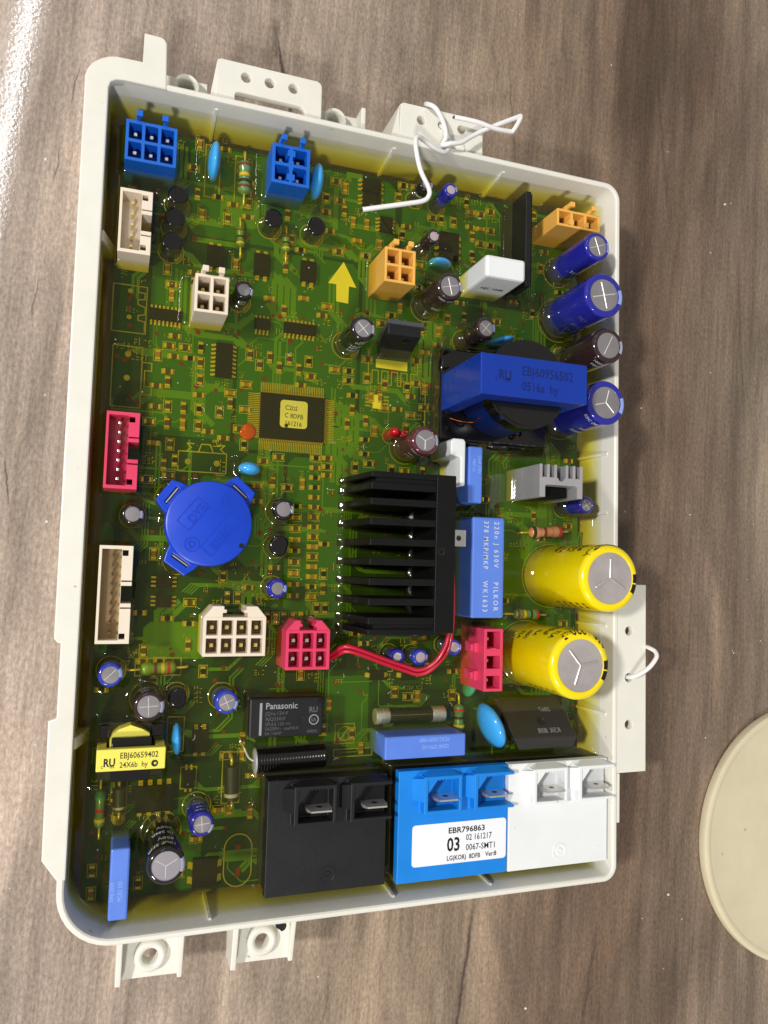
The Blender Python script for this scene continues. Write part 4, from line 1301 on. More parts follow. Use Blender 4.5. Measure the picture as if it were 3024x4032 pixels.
for (x, y, rx, ry, h_) in ((96.0, 117.4, 5.5, 1.2, 2.2), (108.0, 117.2, 6.5, 1.3, 2.6), (117.5, 118.6, 3.0, 1.6, 2.0), (88.0, 127.0, 1.0, 4.5, 2.0), (88.2, 138.0, 1.2, 3.5, 2.4), (99.0, 143.0, 5.0, 1.1, 2.0)):
    link('varnish_lump', MB().ellipsoid((x, y, 13.2), rx, ry, h_, 24, 10, 0.0, 0.12).mesh('varnish_lump', BLACKG, 60), g)
foot_r(87.6, 117.6, 120.6, 142.8, 1.3)

# ------------------------------------------------------------------ small yellow transformer
g = empty('transformer', (12.3, 39, ZB), ROOT, 'small yellow taped transformer at the lower left wall')
link('bobbin_base', MB().box(5.0, 32.4, ZB, 19.6, 45.4, 13.6, 0.4).mesh('bobbin_base', BLACKG), g)
for x0, x1 in ((5.2, 7.4), (16.6, 19.4)):
    link('bobbin_cheek', MB().box(x0, 42.2, 13.61, x1, 45.2, 16.0, 0.3).mesh('bobbin_cheek', BLACKG), g)
link('winding', MB().prism([(7.6, 38.6), (7.6, 42.0), (8.2, 43.6), (9.6, 44.6), (12.0, 45.4), (14.6, 44.4), (16.2, 43.4), (16.4, 38.6)], 13.61, 17.6).mesh('winding', TAPEY), g)
link('bobbin_top', MB().box(8.0, 33.2, 17.61, 16.6, 43.0, 19.0, 0.3).mesh('bobbin_top', BLACKG), g)
b = MB().voxel([5.0, 7.0, 17.6, 19.7], [36.2, 41.0], [13.62, 19.2, 21.2], lambda i, j, k: k == 1 or i != 1)
bevelled(link('core_tape', b.mesh('core_tape', TAPEY), g), 0.2, 2)
link('printing', lettering([('EBJ60659402', 9.9, 38.9, 1.85, 0, 0.84, 0.015), ('24X6b  hy', 9.9, 36.9, 1.7, 0, 0.84, 0.012), ('RU', 6.5, 37.3, 2.4, 0, 0.8, 0.08), ('c    us', 6.0, 36.9, 1.3, 0, 0.9)], 21.23).mesh('printing', PRT_BLACK), g)
for (x, y) in ((17.4, 37.5),):
    link('approval_mark', plate(circ(x, y, 0.75, 20), [circ(x + 0.1, y, 0.3, 10)], 21.21, 21.24).mesh('approval_mark', PRT_BLACK), g)
foot_r(5.0, 32.4, 19.6, 45.4, 1.2)

# ------------------------------------------------------------------ relays
g = empty('relay', (48.2, 45.6, ZB), ROOT, 'small black relay with white maker lettering')
link('case', MB().box(39.0, 40.9, ZB, 57.4, 50.3, 16.8, 0.5).mesh('case', RELBLK), g)
link('printing', lettering([('Panasonic', 42.9, 47.7, 2.15, 0, 0.93, 0.03)], 16.83).mesh('printing', PRT_GREY), g)
link('fine_print', lettering([('JQ1a-12V-F', 42.9, 46.2, 1.25, 0, 0.95), ('AJQ3341F', 42.9, 44.9, 1.25, 0, 0.95), ('SPULE 12V ==', 42.9, 43.7, 1.1, 0, 0.95), ('5A250V~  cosf=0.4', 42.9, 42.6, 1.1, 0, 0.95), ('5A 1/6HP', 42.9, 41.5, 1.1, 0, 0.95), ('608202', 53.3, 41.7, 0.95, 0, 0.95), ('RU', 53.7, 46.6, 1.9, 0, 0.9, 0.04), ('SA', 54.2, 44.3, 1.4, 0, 0.9, 0.03)], 16.83).mesh('fine_print', PRT_FAINT), g)
b = plate(circ(55.0, 44.8, 1.25, 24), [circ(55.0, 44.8, 1.02, 24)], 16.8, 16.83)
b.add([(41.5, 41.5, 16.83), (42.1, 41.5, 16.83), (42.1, 49.2, 16.83), (41.5, 49.2, 16.83)], [(0, 1, 2, 3)])
link('approval_mark', b.mesh('approval_mark', PRT_GREY), g)
link('moulding_dimple', MB().lathe([(1.1, 16.79), (1.0, 16.9), (0.5, 16.86), (0.001, 16.84)], 51.9, 45.0, 22).mesh('moulding_dimple', RELBLK, 40), g)
link('sealing_nib', MB().box(55.9, 48.7, 16.81, 57.0, 49.8, 17.3, 0.25).mesh('sealing_nib', BLACKG), g)
foot_r(39.0, 40.9, 57.4, 50.3, 1.3)


def blade_relay(label, x0, y0, x1, y1, Z, m, mark=True):
    """Dark relay under a moulded cover with two raised terminal wells."""
    g = empty('relay', ((x0 + x1) / 2, (y0 + y1) / 2, ZB), ROOT, label)
    link('case', MB().box(x0 + 0.35, y0 + 0.35, ZB, x1 - 0.35, y1 - 0.35, Z - 2.62, 0.2).mesh('case', BLACK), g)
    a = [x0 + 5.8, x0 + 16.2, x0 + 19.6]
    ny0, ny1 = y1 - 10.2, y1 - 1.0
    T = Z + 2.8
    xs = [x0, a[0], a[0] + 1.1, a[1] - 0.9, a[1], a[2], a[2] + 1.1, x1, x1 + 0.45]
    ys = [y0, ny0, ny0 + 0.8, ny1 - 0.9, ny1, y1]
    zs = [Z - 2.6, Z - 1.5, Z, T]

    def solid(i, j, k):
        inside = i in (2, 6) and j == 2
        if i == 7:
            return k == 2 and j in (1, 3)
        if k == 0:
            return True
        if k == 1:
            return not inside
        return i in (1, 2, 3, 5, 6) and j in (1, 2, 3) and not inside
    bevelled(link('cover', MB().voxel(xs, ys, zs, solid).mesh('cover', m), g), 0.22, 2)
    for wx0, wx1, bx in ((a[0], a[1], x0 + 12.3), (a[2], x1, x0 + 26.2)):
        v = [(wx0 + 0.5, ny1, T - 0.05), (wx1 - 0.5, ny1, T - 0.05), (wx1 - 2.2, y1 - 0.1, Z + 0.03), (wx0 + 2.2, y1 - 0.1, Z + 0.03), (wx0 + 0.5, ny1, Z + 0.03), (wx1 - 0.5, ny1, Z + 0.03)]
        link('well_ramp', MB().add(v, [(0, 3, 2, 1), (0, 4, 3), (1, 2, 5), (0, 1, 5, 4), (3, 4, 5, 2)]).mesh('well_ramp', m), g)
        v = [(wx0, ny0 + 3.0, T - 0.05), (wx0, ny1 - 0.4, T - 0.05), (wx0 - 2.2, ny1 - 1.0, Z + 0.03), (wx0 - 2.2, ny0 + 3.0, Z + 0.03), (wx0, ny0 + 3.0, Z + 0.03), (wx0, ny1 - 0.4, Z + 0.03)]
        link('well_ramp', MB().add(v, [(0, 1, 2, 3), (0, 3, 4), (1, 5, 2), (0, 4, 5, 1), (3, 2, 5, 4)]).mesh('well_ramp', m), g)
        link('well_key', MB().prism([(wx0 + 1.05, ny1 - 0.85), (wx0 + 1.05, ny1 - 4.4), (wx0 + 3.9, ny1 - 0.85)], Z - 1.5, T - 0.4).mesh('well_key', m), g)
        for q in range(6):
            xx = bx - 2.3 + q * 0.9
            link('well_rib', MB().box(xx, ny1 - 1.25, Z - 1.5, xx + 0.3, ny1 - 0.88, T - 0.5).mesh('well_rib', m), g)
        yb = ny0 + 3.3
        me_ = MB()
        for (q0, q1, z0, z1) in ((3.1, 3.1, Z - 1.5, Z + 1.8), (3.1, 2.5, Z + 1.8, Z + 3.5)):
            me_.hexa([(bx - q0, yb - 0.38, z0), (bx + q0, yb - 0.38, z0), (bx + q0, yb + 0.38, z0), (bx - q0, yb + 0.38, z0)], [(bx - q1, yb - (0.38 if z1 < Z + 2 else 0.2), z1), (bx + q1, yb - (0.38 if z1 < Z + 2 else 0.2), z1), (bx + q1, yb + (0.38 if z1 < Z + 2 else 0.2), z1), (bx - q1, yb + (0.38 if z1 < Z + 2 else 0.2), z1)])
        link('terminal', me_.mesh('terminal', STEEL), g)
        link('terminal_hole', MB().cyl_along((bx, yb + 0.39, Z + 0.9), (bx, yb + 1.0, Z + 0.9), [(0, 0.7), (0.03, 0.7)], 16).mesh('terminal_hole', INK), g)
    if mark:
        xm, yc = (x0 + x1) / 2 + 0.2, y0 + 3.9
        link('mould_mark', MB().lathe([(2.1, Z - 0.01), (2.1, Z + 0.12), (1.7, Z + 0.12), (1.6, Z + 0.03), (0.9, Z + 0.03), (0.8, Z + 0.2), (0.4, Z + 0.2), (0.3, Z + 0.05), (0.001, Z + 0.05)], xm, yc, 28).mesh('mould_mark', m, 35), g)
    foot_r(x0, y0, x1, y1, 1.3)
    return g


blade_relay('black power relay with two spade terminals, left of the three', 43.4, 4.9, 73.2, 31.7, 21.0, RELBLK)
gb = blade_relay('bright blue power relay carrying the printed label', 76.3, 4.5, 106.9, 31.9, 21.0, RELBLU, False)
blade_relay('white power relay in the bottom right corner', 107.2, 4.4, 137.7, 31.9, 21.0, WHITE)
lab = empty('label_sticker', (93.4, 13.3, 21.0), ROOT, 'white sticker with black numbers on the blue relay')
link('paper', plate(rounded(80.2, 8.2, 106.5, 18.4, [0.9] * 4, 5), [], 21.0, 21.08).mesh('paper', PAPER), lab)
link('printing', lettering([('EBR796863', 90.0, 15.7, 2.0, 0, 1.12, 0.045), ('03', 89.7, 11.3, 4.7, 0, 0.80, 0.11), ('02 161217', 95.0, 13.6, 2.15, 0, 0.80, 0.02), ('0067-SMT1', 95.0, 11.1, 2.15, 0, 0.86, 0.02), ('LG(KOR)  8DFB', 89.7, 9.0, 1.65, 0, 0.84, 0.035), ('Ver:8', 100.6, 9.1, 1.65, 0, 0.88, 0.035)], 21.1).mesh('printing', PRT_BLACK), lab)

# ------------------------------------------------------------------ ferrite choke, fuse, lamp, orange disc
g = empty('choke', (50, 34.7, ZB), ROOT, 'black sleeved cylinder lying above the black power relay')
prof = [(0, 0.5), (0.1, 2.7)]
for k in range(24):
    a = 0.4 + k * 0.71
    prof += [(a, 2.99), (a + 0.2, 3.11), (a + 0.48, 3.11), (a + 0.69, 3.0)]
prof += [(17.4, 2.9), (17.7, 2.4)]
link('sleeve', MB().cyl_along((41.4, 34.6, 13.0), (59.2, 35.0, 13.0), prof, 36).mesh('sleeve', BLACKG, 30), g)
link('end_cap', MB().cyl_along((41.3, 34.6, 13.0), (60, 35.0, 13.0), [(-0.2, 2.4), (0.0, 3.0), (0.2, 3.13), (0.35, 3.1)], 36).mesh('end_cap', ALU, 40), g)
link('lead', MB().tube([(41.3, 34.6, 13.0), (40.0, 35.4, 12.6), (38.9, 37.6, 12.0), (38.4, 39.0, 10.0), (38.4, 39.2, 8.0)], 0.3, 10).mesh('lead', ALU, 60), g)
foot_r(42.0, 32.2, 58.6, 37.2, 0.8)

g = empty('fuse', (82.5, 43.8, ZB), ROOT, 'glass fuse with metal ends above the wide film capacitor')
link('glass_tube', MB().cyl_along((76.0, 43.9, 11.7), (89.0, 43.9, 11.7), [(0, 1.95), (13, 1.95)], 28).mesh('glass_tube', GLASS, 40), g)
link('fuse_wire', MB().cyl_along((76.0, 43.9, 11.7), (89.0, 43.9, 11.7), [(0, 0.12), (13, 0.12)], 8).mesh('fuse_wire', STEEL, 40), g)
for xa in (72.6, 88.4):
    link('end_cap', MB().cyl_along((xa, 43.9, 11.7), (xa + 4, 43.9, 11.7), [(0, 1.9), (0.2, 2.1), (1.5, 2.15), (1.6, 2.0), (1.9, 2.0), (2.0, 2.15), (3.6, 2.15), (3.8, 2.0)], 28).mesh('end_cap', STEEL, 40), g)
foot_r(72.8, 42.2, 92.0, 45.6, 0.7)

g = empty('lamp', (75.8, 118.7, ZB), ROOT, 'tiny red indicator lamp beside the maroon capacitor')
link('lens', MB().lathe([(1.45, ZB), (1.45, 14.0), (1.35, 14.7), (1.05, 15.3), (0.55, 15.7), (0.001, 15.8)], 75.3, 118.6, 24).mesh('lens', LEDR, 60), g)
link('lens_shoulder', MB().lathe([(1.1, ZB), (1.1, 13.8), (0.8, 14.6), (0.001, 14.9)], 77.6, 118.4, 20).mesh('lens_shoulder', LEDR, 60), g)
foot_c(76.0, 118.6, 1.7, 0.8)
g = empty('thermistor', (36.9, 116.6, ZB), ROOT, 'orange lacquered disc at the corner of the square chip')
link('body', MB().lathe([(2.1, ZB + 0.2), (2.1, ZB + 0.5), (1.7, ZB + 0.75), (0.001, ZB + 0.8)], 37.2, 116.5, 28).mesh('body', ORG, 60), g)

# ------------------------------------------------------------------ chips
q = chip_ic('large square-leaded black chip with a white paper dot label', 48.6, 121.0, 17.0, 11.8, (25, 36), 'xy', 9.7, lead=1.4)
link('paper_label', plate(rounded(45.2, 118.2, 52.4, 125.4, [0.9] * 4, 5), [], 9.7, 9.76).mesh('paper_label', mat('chip_label', (214, 212, 190), 0.6)), q)
link('printing', lettering([('C20S', 46.4, 122.9, 1.7, -3, 0.9, 0.01), ('C 8DFB', 46.3, 120.9, 1.7, -3, 0.9, 0.01), ('161216', 46.4, 118.9, 1.7, -3, 0.9, 0.01)], 9.78).mesh('printing', PRT_BLACK), q)
link('index_dot', MB().lathe([(0.5, 9.76), (0.5, 9.79), (0.001, 9.79)], 46.9, 118.7, 14).mesh('index_dot', PRT_BLACK), q)
for lab_, x, y, w, h, nl, sd in (
        ('black chip left of the cream four-way connector, leads up and down', 15.7, 143.9, 7.8, 2.9, 8, 'y'),
        ('upright black chip below the cream four-way connector', 30.4, 134.2, 4.2, 8.7, 8, 'x'),
        ('long black chip above the large square chip', 49.8, 144.8, 8.6, 2.9, 8, 'y'),
        ('short black chip right of the cream four-way connector', 39.8, 144.8, 4.0, 2.9, 4, 'y'),
        ('black chip in the row of three, middle', 39.1, 160.5, 4.1, 5.8, 2, 'y'),
        ('black chip in the row of three, right', 51.5, 160.6, 4.1, 5.6, 2, 'y'),
        ('black chip in the row of three, left', 27.1, 160.8, 4.1, 5.5, 2, 'y'),
        ('black chip above the tip of the white wire', 68.5, 187.6, 5.3, 3.6, 3, 'x'),
        ('black chip touching the tip of the white wire', 68.6, 183.4, 5.3, 3.2, 3, 'x'),
        ('small black chip above the orange four-way connector', 73.0, 177.3, 3.6, 4.2, 4, 'x'),
        ('upper of two small chips below the buzzer', 18.3, 77.8, 3.8, 3.1, 3, 'x'),
        ('lower of two small chips below the buzzer', 18.4, 73.1, 3.8, 3.0, 3, 'x'),
        ('black chip right of the narrow blue disc capacitor', 28.5, 39.2, 3.8, 5.4, 2, 'y'),
        ('small black chip below the narrow blue disc capacitor', 26.2, 30.2, 2.3, 4.3, 2, 'y'),
        ('wide black chip below the yellow transformer', 18.4, 26.2, 8.7, 6.2, 4, 'y'),
        ('black chip near the bottom edge left of the black relay', 31.0, 7.7, 5.9, 6.9, 2, 'x'),
        ('flat black chip under the red wires, left', 73.8, 54.1, 3.9, 2.5, 1, 'x'),
        ('flat black chip under the red wires, right', 82.8, 53.9, 4.0, 2.6, 1, 'x'),
        ('black chip between disc capacitor and tall module', 92.0, 174.5, 6.0, 7.6, 4, 'x')):
    chip_ic(lab_, x, y, w, h, nl, sd)

# ------------------------------------------------------------------ copper, silkscreen and small chips on the board
taken = list(KEEP) + [(f[1] - f[3], f[2] - f[3], f[1] + f[3], f[2] + f[3]) if f[0] == 'c' else f[1:5] for f in FEET]


def free(x, y, m, extra=()):
    return all(not (a - m < x < c + m and b_ - m < y < d + m) for a, b_, c, d in taken) and all(not (a - m < x < c + m and b_ - m < y < d + m) for a, b_, c, d in extra)


silk, pads, vias, traces, pours, solid_silk = MB(), MB(), MB(), MB(), MB(), MB()
_lv = [0]


def flat(b, pts, z):
    _lv[0] = (_lv[0] + 1) % 40
    zz = z + _lv[0] * 0.0008
    b.add([(x, y, zz) for x, y in pts], [tuple(range(len(pts)))])


ZS, ZP, ZV, ZTR, ZPO = ZB + 0.17, ZB + 0.11, ZB + 0.13, ZB + 0.06, ZB + 0.02


def srect(x0, y0, x1, y1, w=0.28):
    flat(silk, [(x0, y0), (x1, y0), (x1, y0 + w), (x0, y0 + w)], ZS)
    flat(silk, [(x0, y1 - w), (x1, y1 - w), (x1, y1), (x0, y1)], ZS)
    flat(silk, [(x0, y0 + w), (x0 + w, y0 + w), (x0 + w, y1 - w), (x0, y1 - w)], ZS)
    flat(silk, [(x1 - w, y0 + w), (x1, y0 + w), (x1, y1 - w), (x1 - w, y1 - w)], ZS)


def stroke(b, pts, w, z):
    for (x0, y0), (x1, y1) in zip(pts[:-1], pts[1:]):
        d = math.hypot(x1 - x0, y1 - y0)
        if d < 1e-6:
            continue
        ux, uy = (x1 - x0) / d, (y1 - y0) / d
        nx, ny = -uy * w / 2, ux * w / 2
        e_ = w / 2 * 0.8
        flat(b, [(x0 - ux * e_ - nx, y0 - uy * e_ - ny), (x1 + ux * e_ - nx, y1 + uy * e_ - ny), (x1 + ux * e_ + nx, y1 + uy * e_ + ny), (x0 - ux * e_ + nx, y0 - uy * e_ + ny)], z)


def sring(cx, cy, r, w=0.3, a0=0.0, a1=2 * math.pi):
    n = 40
    for i in range(n):
        t0, t1 = a0 + (a1 - a0) * i / n, a0 + (a1 - a0) * (i + 1) / n
        silk.add([(cx + (r + k) * math.cos(t), cy + (r + k) * math.sin(t), ZS) for t, k in ((t0, 0), (t0, w), (t1, w), (t1, 0))], [(0, 1, 2, 3)])


def pad(x, y, r):
    flat(pads, circ(x, y, r, 14), ZP)


for f in FEET:
    if f[0] == 'c' and 1.5 < f[3] < 9.5:
        sring(f[1], f[2], f[3] + 0.35, 0.22)
        sring(f[1], f[2], f[3] * 0.2, f[3] * 0.8 + 0.9, -1.1, 0.7)
srect(3.0, 138.6, 11.2, 150.7)
stroke(silk, [(9.0, 150.2), (9.0, 149.0), (10.6, 149.0), (10.6, 147.4), (9.0, 147.2), (9.0, 146.0), (10.8, 145.4), (10.8, 143.6), (9.2, 143.2), (9.2, 142.0), (10.8, 141.8), (10.8, 139.2)], 0.3, ZS)
srect(3.6, 120.0, 10.8, 135.4)
stroke(silk, [(10.8, 131.6), (13.0, 131.6), (13.0, 129.6), (11.4, 129.6), (11.4, 125.6), (13.2, 125.6), (13.2, 123.6), (10.8, 123.6)], 0.3, ZS)
for y in (149.2, 142.6):
    pad(7.1, y, 0.6)
for y in (133.3, 127.4):
    pad(7.3, y, 0.75)
for x, y in ((7.0, 147.2), (7.1, 145.0), (7.3, 140.5), (7.7, 121.9)):
    flat(vias, circ(x, y, 0.6, 14), ZV)
srect(20.2, 105.2, 32.3, 110.5)
stroke(silk, [(25.2, 110.5), (25.9, 112.4), (28.0, 112.4), (28.8, 110.5)], 0.3, ZS)
stroke(silk, [(22.4, 110.5), (23.4, 111.4), (22.4, 112.4), (24.0, 112.4)], 0.3, ZS)
stroke(silk, [(31.6, 110.5), (30.6, 111.4), (31.6, 112.4), (29.8, 112.4)], 0.3, ZS)
for x in (22.7, 29.8):
    pad(x, 107.8, 0.75)
for k in range(36):
    x = 48.6 - 8.5 + (k + 0.5) * 17.0 / 36
    for y0 in (121.0 - 5.9 - 3.0, 121.0 + 5.9 + 1.2):
        flat(pads, [(x - 0.13, y0), (x + 0.13, y0), (x + 0.13, y0 + 1.8), (x - 0.13, y0 + 1.8)], ZP)
for k in range(25):
    y = 121.0 - 5.9 + (k + 0.5) * 11.8 / 25
    for x0 in (48.6 - 8.5 - 3.0, 48.6 + 8.5 + 1.2):
        flat(pads, [(x0, y - 0.13), (x0 + 1.8, y - 0.13), (x0 + 1.8, y + 0.13), (x0, y + 0.13)], ZP)
# arrow, comb, patch and mark boxes
flat(solid_silk, [(59.6, 154.0), (63.0, 153.8), (63.1, 158.6), (65.2, 158.5), (61.4, 165.2), (57.2, 158.7), (59.5, 158.7)], ZS)
KEEP_ARROW = (56.5, 153.0, 66.0, 165.6)
x = 69.5
stroke(silk, [(69.3, 141.6), (69.3, 132.8), (70.4, 132.8), (70.4, 136.4), (72.2, 136.4), (72.2, 132.8), (73.2, 132.8), (73.2, 136.4), (75.0, 136.4), (75.0, 132.6), (76.0, 132.6), (76.0, 136.4), (77.8, 136.4), (77.8, 132.6), (78.8, 132.6), (78.8, 136.4), (80.6, 136.4), (80.6, 132.6), (81.7, 132.6), (81.7, 136.4), (83.6, 136.4), (83.6, 141.4)], 0.26, ZS)
flat(vias, circ(76.5, 136.4, 1.1, 18), ZV)
flat(solid_silk, [(71.4, 137.2), (80.6, 137.0), (80.6, 139.6), (71.4, 139.6)], ZS)
flat(solid_silk, [(70.8, 125.8), (73.3, 125.8), (73.3, 129.6), (70.8, 129.6)], ZS)
for k in range(4):
    y = 126.2 + k * 0.95
    flat(pads, [(68.6, y), (70.2, y), (70.2, y + 0.45), (68.6, y + 0.45)], ZP)
    flat(pads, [(73.9, y), (75.5, y), (75.5, y + 0.45), (73.9, y + 0.45)], ZP)
srect(62.9, 36.4, 68.4, 41.7)
sring(65.6, 39.1, 1.6, 0.3)
stroke(silk, [(64.4, 37.4), (66.8, 40.8)], 0.3, ZS)
srect(62.6, 33.0, 73.4, 35.2)
# long slot outline at the bottom
pts = [(35.6 + 3.4 + 3.4 * math.cos(t), 12.4 + 3.4 * math.sin(t)) for t in [math.pi * i / 12 for i in range(13)]] + [(35.6 + 3.4 + 3.4 * math.cos(t), 6.6 + 3.4 * math.sin(t)) for t in [math.pi + math.pi * i / 12 for i in range(13)]]
stroke(silk, pts + [pts[0]], 0.3, ZS)
taken.append((34.6, 2.5, 42.8, 16.4))
for y in (12.6, 6.0):
    flat(vias, circ(39.0, y, 0.7, 14), ZV)
srect(25.0, 192.6, 25.3, 192.9)
for (a, b_, c, d) in ((3.0, 155.0, 3.3, 178.0), (23.6, 176.4, 27.6, 190.4), (31.2, 175.2, 35.8, 189.0), (86.0, 131.0, 86.3, 118.0), (12.4, 55.0, 23.4, 59.4), (34.2, 23.4, 38.8, 36.0), (24.2, 27.6, 28.2, 33.0), (9.0, 22.8, 12.2, 31.6), (20.6, 36.6, 24.8, 45.2)):
    srect(min(a, c), min(b_, d), max(a, c), max(b_, d))
pad(10.5, 21.8, 0.9)
sring(10.5, 21.8, 0.9, 0.7)

# copper: broad areas and runs at right angles and 45 degrees, lighter than the lacquered board between them
for (x0, y0, x1, y1) in ((12, 150, 24, 156), (34, 151.4, 50, 156), (60, 96, 66, 128), (54, 166, 62, 190), (17, 118, 26, 131), (14, 59, 30, 68), (26, 100, 36, 104.6), (86, 146, 92, 152), (98, 150, 107, 158), (111, 60, 114, 100), (37, 60, 40, 80), (24, 4, 30, 26), (60, 36, 72, 54), (112, 160, 122, 178), (76, 100, 80, 112), (28, 170, 38, 178), (3, 60, 6, 92), (118, 88, 136, 100)):
    c_ = rnd.uniform(0.8, 2.0)
    flat(pours if rnd.random() < 0.35 else traces, [(x0 + c_, y0), (x1 - c_, y0), (x1, y0 + c_), (x1, y1 - c_), (x1 - c_, y1), (x0 + c_, y1), (x0, y1 - c_), (x0, y0 + c_)], ZPO)
for (x0, y0, x1, y1) in ((20, 166, 76, 190), (34, 112, 66, 165), (12, 114, 33, 158), (67, 100, 84, 165), (48, 70, 66, 111), (78, 160, 108, 190), (36, 82, 47, 111), (86, 144, 122, 159), (112, 164, 134, 189), (108, 62, 134, 116)):  # placed to leave the south and west strip dark, shade put into board tones
    c_ = 2.0
    flat(pours, [(x0 + c_, y0), (x1 - c_, y0), (x1, y0 + c_), (x1, y1 - c_), (x1 - c_, y1), (x0 + c_, y1), (x0, y1 - c_), (x0, y0 + c_)], ZB + 0.015)
dirs = [(1, 0), (0.7071, 0.7071), (0, 1), (-0.7071, 0.7071), (-1, 0), (-0.7071, -0.7071), (0, -1), (0.7071, -0.7071)]
for k in range(230):
    x, y, d = rnd.uniform(4, 135), rnd.uniform(4, 190), rnd.randrange(8)
    n = rnd.choice([1, 1, 2, 3, 4])
    p_ = [(x, y)]
    for s_ in range(rnd.randint(2, 4)):
        L = rnd.uniform(3, 14) if d % 2 == 0 else rnd.uniform(1.5, 5)
        x, y = min(135, max(4, x + dirs[d][0] * L)), min(190, max(4, y + dirs[d][1] * L))
        p_.append((x, y))
        d = (d + rnd.choice([-1, 1])) % 8
    w = rnd.choice([0.3, 0.35, 0.5, 0.8, 1.4])
    for j in range(n):
        stroke(traces, [(px + j * (w + 0.35), py - j * (w + 0.35) * 0.3) for px, py in p_], w, ZTR)
    if rnd.random() < 0.7:
        flat(vias, circ(p_[0][0], p_[0][1], rnd.choice([0.45, 0.5, 0.7]), 10), ZV)

# small chip components: some set out in the columns one sees, the rest scattered between
b = MB()
b.box(-0.55, -0.42, 0.08, 0.55, 0.42, 0.55)
me_res = b.mesh('smd_resistor', CHIPB)
e_ = MB()
e_.box(-0.95, -0.45, 0.05, -0.56, 0.45, 0.58)
e_.box(0.56, -0.45, 0.05, 0.95, 0.45, 0.58)
def two_tone(base, ends, name):
    me = bpy.data.meshes.new(name)
    v = base.v + ends.v
    f = base.f + [tuple(i + len(base.v) for i in q) for q in ends.f]
    me.from_pydata([(x * MM, y * MM, z * MM) for x, y, z in v], [], f)
    return me
me_res = two_tone(b, e_, 'smd_resistor')
me_res.materials.append(CHIPB)
me_res.materials.append(GOLD)
nb = len(b.f)
for i, p in enumerate(me_res.polygons):
    p.material_index = 0 if i < nb else 1
me_cap = me_res.copy()
me_cap.materials[0] = mat('chip_tan', (150, 110, 70), 0.5)
me_blk = me_res.copy()
me_blk.materials[0] = EPOXY
smd_spots = []
smd_boxes = []


def smd(x, y, deg, kind=0):
    smd_spots.append((x, y, deg, kind))
    hw, hh = (1.25, 0.75) if deg % 180 == 0 else (0.75, 1.25)
    smd_boxes.append((x - hw, y - hh, x + hw, y + hh))
    for s_ in (-1, 1):
        ox, oy = (s_ * 0.95, 0) if deg % 180 == 0 else (0, s_ * 0.95)
        flat(pads, [(x + ox - 0.65, y + oy - 0.65), (x + ox + 0.65, y + oy - 0.65), (x + ox + 0.65, y + oy + 0.65), (x + ox - 0.65, y + oy + 0.65)], ZP)
    if rnd.random() < 0.45:
        srect(x - hw - 0.35, y - hh - 0.35, x + hw + 0.35, y + hh + 0.35, 0.18)


def mark(x, y, n, s_, deg):
    """Small reference marks, too small to read."""
    for i in range(n):
        for j in range(3):
            if rnd.random() < 0.8:
                u, v = i * s_ * 0.85, j * s_ * 0.5
                w, h = (s_ * 0.55, s_ * 0.16) if rnd.random() < 0.5 else (s_ * 0.16, s_ * 0.5)
                if deg:
                    u, v, w, h = -v, u, h, w
                flat(silk, [(x + u, y + v), (x + u + w, y + v), (x + u + w, y + v + h), (x + u, y + v + h)], ZS)


cols = []
for k in range(15):
    cols.append((55.4, 111.0 - k * 2.6, 0))
for k in range(9):
    cols.append((50.6, 98.0 - k * 2.9, 0))
for k in range(8):
    cols.append((37.4 + k * 2.2, 69.0 + (k % 2) * 0.1, 90))
for k in range(5):
    cols.append((50.0 + k * 2.3, 71.6, 90))
for k in range(6):
    cols.append((24.6 + (k % 3) * 2.0, 133.0 + (k // 3) * 4.0, 90))
for k in range(6):
    cols.append((17.2 + (k % 3) * 3.8, 121.2 - (k // 3) * 4.2, 90))
for k in range(9):
    cols.append((58.6, 125.0 - k * 2.3, 0))
for k in range(16):
    cols.append((87.0 + (k % 4) * 4.2, 162.0 + (k // 4) * 5.6, 90))
for k in range(8):
    cols.append((99.0 + (k % 3) * 3.2, 177.0 + (k // 3) * 4.4, 0))
for k in range(8):
    cols.append((62.0 + (k % 4) * 3.4, 76.0 - (k // 4) * 3.0, 0))
for k in range(7):
    cols.append((37.0 + k * 2.6, 136.6 - (k % 2) * 2.4, 90))
for (x, y, d) in cols:
    if free(x, y, 1.3, smd_boxes) and not (56.5 < x < 66 and 153 < y < 165.6):
        smd(x, y, d, rnd.choice([0, 0, 1, 2]))
tries = 0
while len(smd_spots) < 298 and tries < 9000:
    tries += 1
    x, y = rnd.uniform(4, 134), rnd.uniform(4, 190)
    if rnd.random() < 0.5:
        x = rnd.uniform(12, 108); y = rnd.uniform(64, 188)
    x, y = round(x / 1.3) * 1.3, round(y / 1.3) * 1.3
    if 56.0 < x < 66.4 and 152.6 < y < 166 or (3 < x < 14 and 119 < y < 151) or (20 < x < 33 and 104.5 < y < 113):
        continue
    if free(x, y, 1.6, smd_boxes):
        d = rnd.choice([0, 90])
        smd(x, y, d, rnd.choice([0, 0, 1, 2]))
        if rnd.random() < 0.6:
            mark(x + rnd.uniform(-1.4, 1.0), y + 1.7, rnd.choice([2, 3, 3]), 0.8, rnd.choice([0, 1]))
for (x, y, d, kind) in smd_spots:
    o = link('small_chip', (me_res, me_cap, me_blk)[kind], board, loc=(x, y, ZB + 0.12))
    o.rotation_euler = (0, 0, math.radians(d))
    o.scale = (1.2, 1.25, 1.0)
